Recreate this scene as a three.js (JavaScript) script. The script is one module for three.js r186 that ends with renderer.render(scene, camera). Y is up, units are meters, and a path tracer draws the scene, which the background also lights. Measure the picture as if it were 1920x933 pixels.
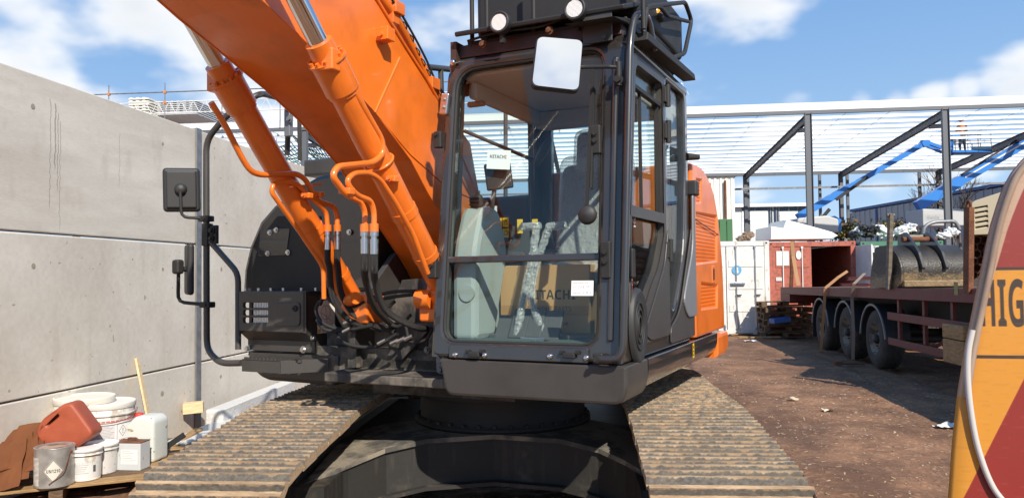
import * as THREE from 'three';
import { RoundedBoxGeometry } from 'three/addons/geometries/RoundedBoxGeometry.js';
import { mergeGeometries, mergeVertices, toCreasedNormals } from 'three/addons/utils/BufferGeometryUtils.js';
import { ImprovedNoise } from 'three/addons/math/ImprovedNoise.js';
import { MarchingCubes } from 'three/addons/objects/MarchingCubes.js';

// ---------- camera, sky, sun, exposure ----------
const scene = new THREE.Scene();
const W = 1920, HH = 933, FOC = 1442, CAMH = 1.8, PITCH = 2.0 * Math.PI / 180, ROLL = 0.66 * Math.PI / 180;
const camera = new THREE.PerspectiveCamera(2 * Math.atan(HH / 2 / FOC) * 180 / Math.PI, W / HH, 0.05, 3000);
camera.position.set(0, CAMH, 0);
camera.rotation.order = 'YXZ';
camera.rotation.set(PITCH, 0, -ROLL);
camera.updateMatrixWorld(true);
scene.add(camera);
const EXPOSURE = 1.2, SUN_INTENSITY = 5.0;
const SUN_DIR = new THREE.Vector3(0.44, 1.0, 1.0).normalize();
const sun = new THREE.DirectionalLight(new THREE.Color(1.0, 0.925, 0.81), SUN_INTENSITY);
sun.position.copy(SUN_DIR).multiplyScalar(60); sun.target.position.set(0, 0, -8);
sun.castShadow = true; sun.shadow.mapSize.set(4096, 4096);
Object.assign(sun.shadow.camera, { left: -40, right: 40, top: 40, bottom: -40, near: 1, far: 160 });
scene.add(sun, sun.target);

let seed = 12345;
const rnd = () => { seed = (seed * 1664525 + 1013904223) >>> 0; return seed / 4294967296; };
const rr = (a, b) => a + (b - a) * rnd();
const clamp = (x, a = 0, b = 1) => Math.min(b, Math.max(a, x));
const smooth = (a, b, x) => { const t = clamp((x - a) / (b - a)); return t * t * (3 - 2 * t); };
const mixc = (a, b, t) => a.map((v, i) => v + (b[i] - v) * t);
const IN = new ImprovedNoise();
const fbm3 = (x, y, z, o = 5, g = 0.5) => { let s = 0, a = 1, n = 0; for (let i = 0; i < o; i++) { s += a * IN.noise(x, y, z); n += a; a *= g; x = x * 2.03 + 7.1; y = y * 2.03 + 3.7; z = z * 2.03 + 1.3; } return s / n; };

// rays through photo pixels
const E = camera.matrixWorld.elements;
const cR = new THREE.Vector3(E[0], E[1], E[2]), cU = new THREE.Vector3(E[4], E[5], E[6]), cF = new THREE.Vector3(-E[8], -E[9], -E[10]);
const pixRay = (px, py) => cF.clone().addScaledVector(cR, (px - 960) / FOC).addScaledVector(cU, -(py - 466.5) / FOC);
const groundAt = (px, py, h = 0) => { const d = pixRay(px, py); return d.multiplyScalar((h - CAMH) / d.y).add(camera.position); };
const depthAt = (px, py, D) => { const d = pixRay(px, py); return d.multiplyScalar(D / -d.z).add(camera.position); };
class Frame {            // a place with its own axes: x to the right, y up, z towards the viewer's side
  constructor(x, z, yawDeg) { const a = yawDeg * Math.PI / 180; this.yaw = -a; this.o = new THREE.Vector3(x, 0, z); this.X = new THREE.Vector3(Math.cos(a), 0, Math.sin(a)); this.Z = new THREE.Vector3(-Math.sin(a), 0, Math.cos(a)); }
  world(x, y, z) { return this.o.clone().addScaledVector(this.X, x).addScaledVector(this.Z, z).setY(y); }
  local(p) { const v = p.clone().sub(this.o); return [v.dot(this.X), p.y, v.dot(this.Z)]; }
  hit(px, py, n, at) { const d = pixRay(px, py), t = at.clone().sub(camera.position).dot(n) / d.dot(n); return this.local(d.multiplyScalar(t).add(camera.position)); }
  onX(px, py, x) { return this.hit(px, py, this.X, this.world(x, 0, 0)); }
  onZ(px, py, z) { return this.hit(px, py, this.Z, this.world(0, 0, z)); }
  onY(px, py, y) { return this.hit(px, py, new THREE.Vector3(0, 1, 0), new THREE.Vector3(0, y, 0)); }
}

// the sky: air and clouds
{
  const w = 2560, h = 1280, data = new Float32Array(w * h * 4);
  const blobs = [  // [pixel x, pixel y, radius in radians, strength] where the photograph shows cloud or clear blue
    [30, 50, .16, .66], [130, 110, .12, .60], [255, 50, .10, .64], [340, 125, .12, .66], [130, 5, .03, -.3], [178, 130, .025, -.3], [430, 150, .10, .5], [560, 150, .08, .34],
    [790, 60, .07, .16], [830, 150, .05, .22], [1385, 0, .10, .85], [1325, 40, .06, .6], [1450, 22, .05, .5], [1490, 80, .035, .42], [1560, 85, .035, .38], [1640, 30, .03, .24], [1410, 150, .05, -.2], [1700, 90, .10, -.25], [1850, 70, .08, -.2], [1490, 178, .03, .34],
    [1620, 190, .02, .48], [1680, 188, .022, .46], [1750, 176, .03, .60], [1815, 174, .03, .58], [1885, 166, .04, .64], [1960, 155, .06, .6],
    [1450, 250, .05, .36], [1700, 265, .08, .40], [1640, 345, .05, .44], [1750, 350, .05, .36], [1400, 335, .05, .20], [1560, 385, .04, -.15], [1260, 50, .04, .40], [950, 230, .08, .28]
  ].map(b => [pixRay(b[0], b[1]).normalize(), b[2], b[3]]);
  blobs.push([new THREE.Vector3(.42, .80, .70).normalize(), .45, .62]);      // the bank of cloud that the cab mirror shows
  const d = new THREE.Vector3();
  for (let j = 0; j < h; j++) {
    const el = ((j + .5) / h - .5) * Math.PI, y = Math.sin(el), c = Math.cos(el);
    for (let i = 0; i < w; i++) {
      const az = ((i + .5) / w - .5) * 2 * Math.PI, k = (j * w + i) * 4;
      let col;
      if (y < -0.01) col = [.30, .27, .24];
      else {
        const x = c * Math.cos(az), z = c * Math.sin(az), yy = Math.max(y, 0);
        const t = Math.pow(1 - yy, 3.2);
        col = mixc([.085, .245, .575], [.45, .66, .87], t);
        const den = 1 / (yy + .22);
        const qx = x * den * 2.0, qz = z * den * 2.0;
        let n = fbm3(qx + 3.3, qz + 8.1, 4.7 + yy * 1.2, 6, .53) * 1.35;
        let bias = -.30, hi = 0, lo = 0; d.set(x, y, z);
        for (const [bd, r, s] of blobs) { const a = bd.distanceTo(d); if (a < r * 3) { const e = s * Math.exp(-a * a / (r * r)); if (e > hi) hi = e; if (e < lo) lo = e; } } bias += hi + lo;
        const v = n + bias;
        const cov = smooth(-.13, .38, v);
        if (cov > 0) {
          const n2 = fbm3(qx + 3.3 + .14, qz + 8.1 + .11, 4.7 + yy * 1.2 - .12, 4, .53) * 1.35 + bias;
          const thick = smooth(.12, .62, v), lit = clamp(.5 + (v - n2) * 1.6);
          let cc = mixc([.84, .86, .88], [.50, .54, .60], thick * .95 * (1 - .6 * lit));
          cc = mixc(cc, [.98, .975, .95], lit * .55);
          col = mixc(col, cc, cov * .93);
        }
        col = mixc(col, [.66, .76, .86], .55 * Math.exp(-yy * 14));
      }
      data[k] = col[0]; data[k + 1] = col[1]; data[k + 2] = col[2]; data[k + 3] = 1;
    }
  }
  const sky = new THREE.DataTexture(data, w, h, THREE.RGBAFormat, THREE.FloatType);
  sky.mapping = THREE.EquirectangularReflectionMapping; sky.magFilter = THREE.LinearFilter; sky.minFilter = THREE.LinearFilter; sky.colorSpace = THREE.LinearSRGBColorSpace; sky.needsUpdate = true;
  scene.background = sky; scene.environment = sky;
}

// ---------- textures ----------
const perm = new Float32Array(65536); for (let i = 0; i < 65536; i++) perm[i] = rnd();
const vn = (x, y, p, s) => {      // tileable value noise, p cells across
  const xi = Math.floor(x), yi = Math.floor(y), fx = x - xi, fy = y - yi, u = fx * fx * (3 - 2 * fx), v = fy * fy * (3 - 2 * fy);
  let x0 = xi % p, y0 = yi % p; if (x0 < 0) x0 += p; if (y0 < 0) y0 += p; const x1 = x0 + 1 === p ? 0 : x0 + 1, y1 = y0 + 1 === p ? 0 : y0 + 1, q = s * 1013;
  const a = perm[(x0 * 73 + y0 * 179 + q) & 65535], b = perm[(x1 * 73 + y0 * 179 + q) & 65535], c = perm[(x0 * 73 + y1 * 179 + q) & 65535], d = perm[(x1 * 73 + y1 * 179 + q) & 65535];
  const e = a + (b - a) * u; return e + (c + (d - c) * u - e) * v;
};
const tf = (u, v, p, o = 4, s = 0, g = .5) => { let a = 1, t = 0, n = 0; for (let i = 0; i < o; i++) { t += a * vn(u * p, v * p, p, s + i); n += a; a *= g; p *= 2; } return t / n; };
function tex(n, fn, srgb = true, rep = 1, nh = n) {
  const a = new Uint8Array(n * nh * 4);
  for (let j = 0; j < nh; j++) for (let i = 0; i < n; i++) { const c = fn(i / n, j / nh), k = (j * n + i) * 4; for (let q = 0; q < 3; q++) a[k + q] = clamp(typeof c === 'number' ? c : c[q]) * 255; a[k + 3] = 255; }
  const t = new THREE.DataTexture(a, n, nh); t.wrapS = t.wrapT = THREE.RepeatWrapping; t.magFilter = THREE.LinearFilter; t.minFilter = THREE.LinearMipmapLinearFilter; t.generateMipmaps = true;
  if (srgb) t.colorSpace = THREE.SRGBColorSpace; t.repeat.set(1 / rep, 1 / rep); t.needsUpdate = true; return t;
}
function canvasTex(w, h, draw) {
  const c = document.createElement('canvas'); c.width = w; c.height = h; draw(c.getContext('2d'), w, h);
  const t = new THREE.CanvasTexture(c); t.colorSpace = THREE.SRGBColorSpace; t.magFilter = THREE.LinearFilter; return t;
}
const lin = (r, g, b) => new THREE.Color().setRGB(r, g, b);
const std = (color, roughness = .6, metalness = 0, more = {}) => new THREE.MeshStandardMaterial({ color: color.isColor ? color : lin(...color), roughness, metalness, side: THREE.DoubleSide, ...more });
const phy = (color, o = {}) => new THREE.MeshPhysicalMaterial({ color: color.isColor ? color : lin(...color), side: THREE.DoubleSide, ...o });

// ---------- geometry helpers ----------
const V = (x, y, z) => new THREE.Vector3(x, y, z);
const clean = g => { g = g.index ? g.toNonIndexed() : g; for (const k of Object.keys(g.attributes)) if (!['position', 'normal', 'uv', 'color'].includes(k)) g.deleteAttribute(k); if (!g.attributes.normal) g.computeVertexNormals(); if (!g.attributes.uv) g.setAttribute('uv', new THREE.BufferAttribute(new Float32Array(g.attributes.position.count * 2), 2)); g.morphAttributes = {}; g.clearGroups(); return g; };
function box(x0, x1, y0, y1, z0, z1, r = 0) {
  const w = Math.abs(x1 - x0), h = Math.abs(y1 - y0), d = Math.abs(z1 - z0);
  const g = r > 0 ? new RoundedBoxGeometry(w, h, d, 2, Math.min(r, w * .49, h * .49, d * .49)) : new THREE.BoxGeometry(w, h, d);
  return clean(g).translate((x0 + x1) / 2, (y0 + y1) / 2, (z0 + z1) / 2);
}
const boxc = (w, h, d, r = 0) => box(-w / 2, w / 2, -h / 2, h / 2, -d / 2, d / 2, r);
function rod(a, b, r0, r1 = r0, seg = 14) {
  const A = V(...a), B = V(...b), L = A.distanceTo(B), g = clean(new THREE.CylinderGeometry(r1, r0, L, seg));
  g.applyQuaternion(new THREE.Quaternion().setFromUnitVectors(V(0, 1, 0), B.clone().sub(A).normalize()));
  const m = A.add(B).multiplyScalar(.5); return g.translate(m.x, m.y, m.z);
}
function bar(a, b, w, h, up = [0, 1, 0], r = 0) {        // a rectangular bar from a to b, w across, h along up
  const A = V(...a), B = V(...b), z = B.clone().sub(A), L = z.length(); z.normalize();
  const x = V(...up).cross(z).normalize(), y = z.clone().cross(x);
  const g = boxc(w, h, L, r); g.applyMatrix4(new THREE.Matrix4().makeBasis(x, y, z)); const m = A.add(B).multiplyScalar(.5); return g.translate(m.x, m.y, m.z);
}
class Poly extends THREE.Curve { constructor(p) { super(); this.p = p; this.l = [0]; for (let i = 1; i < p.length; i++) this.l.push(this.l[i - 1] + p[i].distanceTo(p[i - 1])); }
  getPoint(t, o = V(0, 0, 0)) { const s = clamp(t) * this.l[this.l.length - 1]; let i = 1; while (i < this.l.length - 1 && this.l[i] < s) i++; return o.copy(this.p[i - 1]).lerp(this.p[i], (s - this.l[i - 1]) / (this.l[i] - this.l[i - 1] || 1)); } }
function bent(pts, R = .08, n = 5) {                     // polyline with rounded corners
  const P = pts.map(p => V(...p)), out = [P[0]];
  for (let i = 1; i < P.length - 1; i++) {
    const a = P[i - 1], b = P[i], c = P[i + 1], r = Math.min(R, a.distanceTo(b) * .48, b.distanceTo(c) * .48);
    const s = b.clone().lerp(a, r / a.distanceTo(b)), e = b.clone().lerp(c, r / b.distanceTo(c));
    for (let k = 0; k <= n; k++) { const t = k / n; out.push(s.clone().multiplyScalar((1 - t) * (1 - t)).addScaledVector(b, 2 * t * (1 - t)).addScaledVector(e, t * t)); }
  }
  out.push(P[P.length - 1]); return out;
}
function pipe(pts, r, R = .08, seg = 10) {               // a bent pipe with closed ends
  const p = bent(pts, R), n = Math.max(2, (p.length - 1) * 2), c = new Poly(p), g = clean(new THREE.TubeGeometry(c, n, r, seg, false)), gs = [g];
  for (const [q, dir] of [[p[0], p[0].clone().sub(p[1])], [p[p.length - 1], p[p.length - 1].clone().sub(p[p.length - 2])]]) { const k = clean(new THREE.CircleGeometry(r, seg)); k.applyQuaternion(new THREE.Quaternion().setFromUnitVectors(V(0, 0, 1), dir.normalize())); k.translate(q.x, q.y, q.z); gs.push(k); }
  return mergeGeometries(gs);
}
function hose(pts, r, n = 40, seg = 9) { return clean(new THREE.TubeGeometry(new THREE.CatmullRomCurve3(pts.map(p => V(...p)), false, 'centripetal'), n, r, seg, false)); }
function shape(pts, holes = []) { const s = new THREE.Shape(pts.map(p => new THREE.Vector2(p[0], p[1]))); for (const h of holes) s.holes.push(new THREE.Path(h.map(p => new THREE.Vector2(p[0], p[1])))); return s; }
function rounded(pts, R, n = 4) { const P = pts.map(p => [p[0], p[1], 0]); const L = P.length, out = []; for (let i = 0; i < L; i++) { const r = Array.isArray(R) ? R[i] : R; if (!r) { out.push([P[i][0], P[i][1]]); continue; } const b = bent([P[(i + L - 1) % L], P[i], P[(i + 1) % L]], r, n); out.push(...b.slice(1, -1).map(v => [v.x, v.y])); } return out; }
function ext(pts, d0, d1, axis = 'z', bevel = 0, holes = []) {     // outline extruded from d0 to d1; axis x takes [z, y] points, y takes [x, z]
  const depth = Math.abs(d1 - d0), lo = Math.min(d0, d1);
  const g = clean(new THREE.ExtrudeGeometry(shape(pts, holes), { depth: depth - 2 * bevel, bevelEnabled: bevel > 0, bevelThickness: bevel, bevelSize: bevel, bevelOffset: -bevel, bevelSegments: 2, curveSegments: 8 }));
  g.translate(0, 0, lo + bevel);
  if (axis === 'x') g.applyMatrix4(new THREE.Matrix4().set(0, 0, 1, 0, 0, 1, 0, 0, 1, 0, 0, 0, 0, 0, 0, 1));
  if (axis === 'y') g.applyMatrix4(new THREE.Matrix4().set(1, 0, 0, 0, 0, 0, 1, 0, 0, 1, 0, 0, 0, 0, 0, 1));
  if (axis !== 'z') for (const at of Object.values(g.attributes)) { const n = at.itemSize, r = at.array; for (let i = 0; i < at.count; i += 3) for (let k = 0; k < n; k++) { const t = r[(i + 1) * n + k]; r[(i + 1) * n + k] = r[(i + 2) * n + k]; r[(i + 2) * n + k] = t; } }
  return g;
}
function lathe(prof, seg = 28) { return clean(new THREE.LatheGeometry(prof.map(p => new THREE.Vector2(p[0], p[1])), seg)); }
const move = (g, x, y, z) => g.translate(x, y, z);
const turn = (g, rx = 0, ry = 0, rz = 0) => g.applyMatrix4(new THREE.Matrix4().makeRotationFromEuler(new THREE.Euler(rx, ry, rz)));
function along(g, a, b) { const A = V(...a), z = V(...b).sub(A).normalize(); g.applyQuaternion(new THREE.Quaternion().setFromUnitVectors(V(0, 1, 0), z)); return g.translate(...a); }
function metreUV(g) {           // uv in metres, laid on the plane each face is closest to
  const p = g.attributes.position, uv = g.attributes.uv, a = V(0, 0, 0), b = V(0, 0, 0), c = V(0, 0, 0);
  for (let i = 0; i < p.count; i += 3) {
    a.fromBufferAttribute(p, i); b.fromBufferAttribute(p, i + 1).sub(a); c.fromBufferAttribute(p, i + 2).sub(a); b.cross(c);
    const x = Math.abs(b.x), y = Math.abs(b.y), z = Math.abs(b.z);
    for (let k = i; k < i + 3; k++) { const X = p.getX(k), Y = p.getY(k), Z = p.getZ(k); if (y >= x && y >= z) uv.setXY(k, X, Z); else if (x >= z) uv.setXY(k, Z, Y); else uv.setXY(k, X, Y); }
  }
  return g;
}
const used = {};
const numbered = n => { const k = used[n] = (used[n] ?? -1) + 1; return k ? n + '_' + String(k).padStart(3, '0') : n; };
const join = gs => { gs = (Array.isArray(gs) ? gs.flat(9) : [gs]).map(clean); const col = gs.some(g => g.attributes.color); if (col) for (const g of gs) if (!g.attributes.color) g.setAttribute('color', new THREE.BufferAttribute(new Float32Array(g.attributes.position.count * 3).fill(1), 3)); return gs.length > 1 ? mergeGeometries(gs) : gs[0]; };
function part(name, gs, mat, parent, opt = {}) {      // one named mesh
  const g = join(gs); if (!opt.uv) metreUV(g);
  const m = new THREE.Mesh(g, mat); m.name = parent === scene ? numbered(name) : name; m.castShadow = m.receiveShadow = true;
  if (opt.label) m.userData.label = opt.label;
  parent.add(m); return m;
}
function thing(name, label, category, pos = [0, 0, 0], ry = 0, group) {
  const o = new THREE.Group(); o.name = numbered(name); o.position.set(...pos); o.rotation.y = ry; o.userData = { label, category }; if (group) o.userData.group = group; scene.add(o); return o;
}
function tag(m, label, category, group) { Object.assign(m.userData, { label, category }); if (group) m.userData.group = group; return m; }
function setting(m) { m.userData.kind = 'structure'; return m; }
// ---------- materials ----------
const M = {};
{
  const grime = tex(512, (u, v) => { const n = tf(u, v, 8, 6, 3), s = tf(u, v * .5, 32, 3, 9); return .92 + .08 * smooth(.25, .6, n) - .02 * smooth(.6, .8, s); }, true, 1.4);
  const roughMap = tex(256, (u, v) => { const n = tf(u, v, 6, 6, 21); return [1, .75 + .5 * (n - .5) + .25, 0]; }, false, .9);
  M.orange = phy([.84, .185, .016], { roughness: .38, clearcoat: .6, clearcoatRoughness: .12, map: grime, roughnessMap: roughMap });
  M.black = phy([.030, .027, .025], { roughness: .34, clearcoat: 1.0, clearcoatRoughness: .06, map: grime, roughnessMap: roughMap });
  M.charcoal = phy([.052, .047, .043], { roughness: .5, clearcoat: .25, clearcoatRoughness: .3, map: grime, roughnessMap: roughMap });
  M.blackSatin = std([.022, .021, .020], .62, 0, { map: grime });
  const pl = tex(256, (u, v) => .5 + .5 * (tf(u, v, 64, 2, 5) - .5), false, .12);
  M.plastic = std([.028, .028, .029], .55, 0, { bumpMap: pl, bumpScale: .0006 });
  M.rubber = std([.018, .018, .018], .75);
  M.hoseRubber = std([.022, .021, .020], .6, 0, { bumpMap: tex(128, (u, v) => .5 + .5 * Math.sin((u + v) * 40 * Math.PI), false, .03), bumpScale: .0012 });
  M.chrome = std([.75, .75, .76], .07, 1);
  M.zinc = std([.62, .63, .64], .28, 1);
  M.bolt = std([.70, .69, .66], .35, 1);
  M.steelGrey = std([.20, .205, .215], .55, .35);
  M.console = std([.30, .335, .32], .55, 0, { bumpMap: pl, bumpScale: .0005 });
  M.interior = std([.06, .06, .06], .7);
  M.headliner = std([.36, .35, .33], .9);
  M.floormat = std([.05, .075, .065], .85);
  M.glass = phy([.94, .98, .965], { roughness: 0, transmission: 1, thickness: 0, ior: 1.5, specularIntensity: .6 });
  M.film = phy([.92, .94, .94], { roughness: .12, transmission: .75, thickness: 0, ior: 1.45, bumpMap: tex(256, (u, v) => tf(u, v, 9, 5, 40, .62), false, .22), bumpScale: .012 });
  M.mirror = std([.92, .93, .93], .015, 1);
  M.lens = phy([.85, .85, .82], { roughness: .18, clearcoat: 1, clearcoatRoughness: .03, bumpMap: tex(128, (u, v) => Math.abs(Math.sin(v * 12 * Math.PI)) , false, .08), bumpScale: .002 });
  M.amber = phy([.9, .38, .02], { roughness: .2, clearcoat: 1 });
  M.white = std([.72, .72, .70], .5);
  const wood = (a, b, s) => tex(512, (u, v) => { const w = tf(u * 1, v * 1, 4, 3, s) * .12, g = tf(u * .12 + 0, v + w, 64, 3, s + 3), k = tf(u, v, 16, 4, s + 9); return mixc(a, b, clamp(g * .8 + .35 * (k - .5))); }, true, .8);
  M.wood = std([1, 1, 1], .8, 0, { map: wood([.50, .38, .24], [.78, .65, .46], 50) });
  M.woodOld = std([1, 1, 1], .85, 0, { map: wood([.28, .21, .16], [.56, .45, .33], 60) });
  M.woodPale = std([1, 1, 1], .75, 0, { map: wood([.79, .67, .50], [.93, .84, .68], 70) });
  M.woodGrey = std([1, 1, 1], .85, 0, { map: wood([.36, .32, .28], [.60, .55, .48], 80) });
  const card = tex(512, (u, v) => { const n = tf(u, v, 6, 5, 90), l = .5 + .5 * Math.sin(u * 2 * Math.PI * 60); return mixc([.60, .45, .29], [.70, .54, .36], clamp(n + .1 * l)); }, true, .9);
  M.card = std([1, 1, 1], .85, 0, { map: card });
  const dirt = (u, v, s) => { const n = tf(u, v, 6, 6, s, .58), f = tf(u, v, 48, 3, s + 7), st = smooth(.56, .68, tf(u, v, 26, 4, s + 20)); return [n, f, st]; };
  M.conc = std([1, 1, 1], .9, 0, { map: tex(1024, (u, v) => { const n = tf(u, v, 3, 7, 100, .52), f = tf(u, v, 90, 3, 110), p = smooth(.86, .92, tf(u, v, 60, 2, 120)), st = tf(u * 1, v * .12, 24, 4, 130), bl = smooth(.55, .75, tf(u, v, 5, 5, 140)); let c = mixc([.775, .745, .695], [.855, .83, .785], clamp((n - .3) * 2.2)); c = mixc(c, [.72, .68, .625], .35 * smooth(.55, .8, st) + .25 * bl); return mixc(c.map(x => x + (f - .5) * .05), [.52, .49, .45], p * .6); }, true, 3.1), bumpMap: tex(512, (u, v) => .6 * tf(u, v, 80, 3, 150) + .4 * tf(u, v, 6, 4, 160), false, 1.7), bumpScale: .0009 });
  M.galv = std([.30, .31, .33], .5, .5, { map: tex(256, (u, v) => .75 + .25 * tf(u, v, 10, 5, 170), true, .8) });
  M.trackDirt = std([1, 1, 1], .92, 0, { map: tex(1024, (u, v) => {     // v runs over the profile of one shoe: steel shows on the worn ridge faces, dried mud elsewhere
      const n = tf(u, v, 6, 6, 180, .6), f = tf(u, v, 60, 4, 190, .6), e = tf(u, v * .25, 40, 4, 200, .6), k = (v * 3) % 1;
      const mud = mixc([.52, .43, .33], [.77, .66, .53], clamp((n - .25) * 1.7 + (f - .5) * .45));
      const steel = mixc([.26, .255, .25], [.46, .44, .41], clamp(f * 1.2 - .1));
      const face = smooth(.62, .66, k + (e - .5) * .14) * (1 - smooth(.78, .84, k + (e - .5) * .1));
      return mixc(mud, steel, clamp(face * .85 + smooth(.66, .80, n) * .3));
    }, true), bumpMap: tex(512, (u, v) => .55 * tf(u, v, 40, 4, 210, .6) + .45 * tf(u, v, 10, 4, 215), false), bumpScale: .002 });
  M.undercarriage = std([1, 1, 1], .6, 0, { map: tex(512, (u, v) => { const [n, f, s] = dirt(u, v, 220), st = tf(u, v * .1, 40, 3, 230); return mixc([.17, .165, .155], [.42, .37, .31], clamp(smooth(.5, .72, n) * .55 + .2 * smooth(.6, .75, st)) + .08 * (f - .5)); }, true, 1.2) });
  M.dustySteel = std([1, 1, 1], .85, 0, { map: tex(512, (u, v) => { const [n, f] = dirt(u, v, 240); return mixc([.30, .29, .27], [.55, .51, .45], clamp(smooth(.3, .62, n) + .5 * (f - .5))); }, true, 1.1) });
  M.tyre = std([1, 1, 1], .85, 0, { map: tex(256, (u, v) => { const [n, f] = dirt(u, v, 250); return mixc([.17, .165, .16], [.34, .31, .28], clamp(n * .9 + .4 * (f - .5))); }, true, .7) });
  M.redPaint = std([1, 1, 1], .6, 0, { map: tex(512, (u, v) => { const [n, f, s] = dirt(u, v, 260); return mixc(mixc([.47, .19, .18], [.37, .14, .13], n), [.36, .27, .22], .6 * s + .15 * f); }, true, 1.3) });
  M.contRed = std([1, 1, 1], .65, 0, { map: tex(512, (u, v) => { const [n, f, s] = dirt(u, v, 270); return mixc(mixc([.72, .40, .33], [.62, .33, .27], n), [.45, .30, .24], .5 * s); }, true, 1.6) });
  M.contWhite = std([1, 1, 1], .55, 0, { map: tex(512, (u, v) => { const [n, f, s] = dirt(u, v, 280), r = smooth(.70, .78, tf(u, v * .2, 30, 4, 285)); return mixc(mixc([.88, .88, .87], [.78, .78, .76], n), [.55, .44, .34], .35 * r + .06 * s); }, true, 1.6) });
  M.contGreen = std([1, 1, 1], .6, 0, { map: tex(256, (u, v) => mixc([.22, .42, .33], [.30, .50, .40], tf(u, v, 6, 5, 290)), true, 1.5) });
  M.rusty = std([1, 1, 1], .85, .1, { map: tex(256, (u, v) => { const [n, f] = dirt(u, v, 300); return mixc([.30, .17, .11], [.55, .36, .25], clamp(n + (f - .5))); }, true, .5) });
  M.dustyBlack = std([1, 1, 1], .7, 0, { map: tex(512, (u, v) => { const [n, f] = dirt(u, v, 520), st = smooth(.55, .72, tf(u, v * .12, 30, 4, 525)); return mixc([.21, .20, .19], [.44, .41, .37], clamp(smooth(.35, .68, n) * .8 + .25 * st + .3 * (f - .5))); }, true, .9) });
  M.steelFrame = std([.125, .135, .15], .55, .2);
  M.sheetWhite = std([.78, .79, .80], .45, 0);
  M.cream = std([.74, .72, .64], .6);
  M.liftBlue = phy([.025, .19, .58], { roughness: .4, clearcoat: .3 });
  M.liftGrey = std([.45, .46, .46], .5);
}

// ---------- ground ----------
const rutDir = V(Math.sin(.125), 0, -Math.cos(.125));
function groundHeight(x, z) {
  const d = Math.hypot(x, z), near = Math.exp(-Math.max(0, d - 12) / 18);
  const along = x * rutDir.x + z * rutDir.z, across = x * -rutDir.z + z * rutDir.x;
  const wob = fbm3(along * .12, across * .3, 5.5, 2) * .8;
  let h = fbm3(x * .35, z * .35, 1.5, 3) * .05 + fbm3(x * 1.6, z * 1.6, 7.5, 4) * .03 + (d < 26 ? fbm3(x * 7, z * 7, 3.1, 3) * .016 : 0);
  const rut = IN.noise((across + wob) * 2.6, along * .05, 9.2); h -= .05 * smooth(.15, .55, rut);
  const cleat = Math.sin(along * 2 * Math.PI / .15 + 3 * IN.noise(x, z, 2)) * smooth(.05, .35, IN.noise((across + wob) * 1.3, along * .12, 31.7)); h += .011 * cleat;
  return h * near - .012;
}
{
  const axis = (lo, hi, step, out, grow) => { const a = []; for (let v = lo; v <= hi + 1e-6; v += step) a.push(v); let s = step, v = hi; while (v < out) { s *= grow; v += s; a.push(v); } s = step; v = lo; while (v > -out) { s *= grow; v -= s; a.unshift(v); } return a; };
  const xs = axis(-4.5, 10, .055, 900, 1.09), zs = axis(-17, 0, .055, 900, 1.05), nx = xs.length, nz = zs.length;
  const pos = new Float32Array(nx * nz * 3), col = new Float32Array(nx * nz * 3), uv = new Float32Array(nx * nz * 2), idx = [];
  for (let j = 0; j < nz; j++) for (let i = 0; i < nx; i++) {
    const x = xs[i], z = zs[j], k = j * nx + i;
    pos.set([x, groundHeight(x, z), z], k * 3); uv.set([x, z], k * 2);
    const al = x * rutDir.x + z * rutDir.z, ac = x * -rutDir.z + z * rutDir.x;
    const dry = smooth(-.12, .28, fbm3(ac * .9, al * .28, 2.2, 5)), damp = smooth(.16, .34, fbm3(x * .8 + 4, z * .8, 6.1, 4)), dust = smooth(.1, .35, fbm3(ac * 2.2, al * .5, 12.2, 4));
    let c = mixc([.80, .76, .73], [1.06, 1.02, .98], dry); c = mixc(c, [.66, .60, .58], damp * .6); c = mixc(c, [1.28, 1.2, 1.1], dust * .5);
    col.set(c, k * 3);
    if (i < nx - 1 && j < nz - 1) idx.push(k, k + nx, k + 1, k + 1, k + nx, k + nx + 1);
  }
  const g = new THREE.BufferGeometry(); g.setAttribute('position', new THREE.BufferAttribute(pos, 3)); g.setAttribute('color', new THREE.BufferAttribute(col, 3)); g.setAttribute('uv', new THREE.BufferAttribute(uv, 2)); g.setIndex(idx); g.computeVertexNormals();
  const mat = std([1.10, .93, .76], .95, 0, { vertexColors: true, map: tex(1024, (u, v) => { const n = tf(u, v, 7, 6, 310, .6), f = tf(u, v, 70, 4, 320, .65), p = smooth(.70, .76, tf(u, v, 46, 2, 330)), q = smooth(.74, .80, tf(u, v, 90, 2, 340)), dk = smooth(.66, .74, tf(u, v, 34, 3, 350)); let c = mixc([.40, .315, .255], [.60, .49, .405], clamp((n - .3) * 1.6 + (f - .5) * .7)); c = mixc(c, [.68, .58, .48], .35 * p + .3 * q); return mixc(c, [.33, .26, .21], .25 * dk); }, true, 2.7),
    bumpMap: tex(1024, (u, v) => .5 * tf(u, v, 60, 4, 360, .6) + .3 * smooth(.66, .76, tf(u, v, 46, 2, 330)) + .2 * tf(u, v, 12, 4, 370), false, 2.7), bumpScale: .013 });
  const m = new THREE.Mesh(g, mat); m.name = 'ground'; m.receiveShadow = true; scene.add(setting(m));
}
function scatter(name, label, geo, mat, n, place, tint) {
  const im = new THREE.InstancedMesh(geo, mat, n), o = new THREE.Object3D();
  for (let i = 0; i < n; i++) { place(o, i); o.updateMatrix(); im.setMatrixAt(i, o.matrix); im.setColorAt(i, tint()); }
  im.name = name; im.castShadow = im.receiveShadow = true; im.userData = { label, category: name.replace('_', ' '), kind: 'stuff' }; scene.add(im); return im;
}
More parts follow.
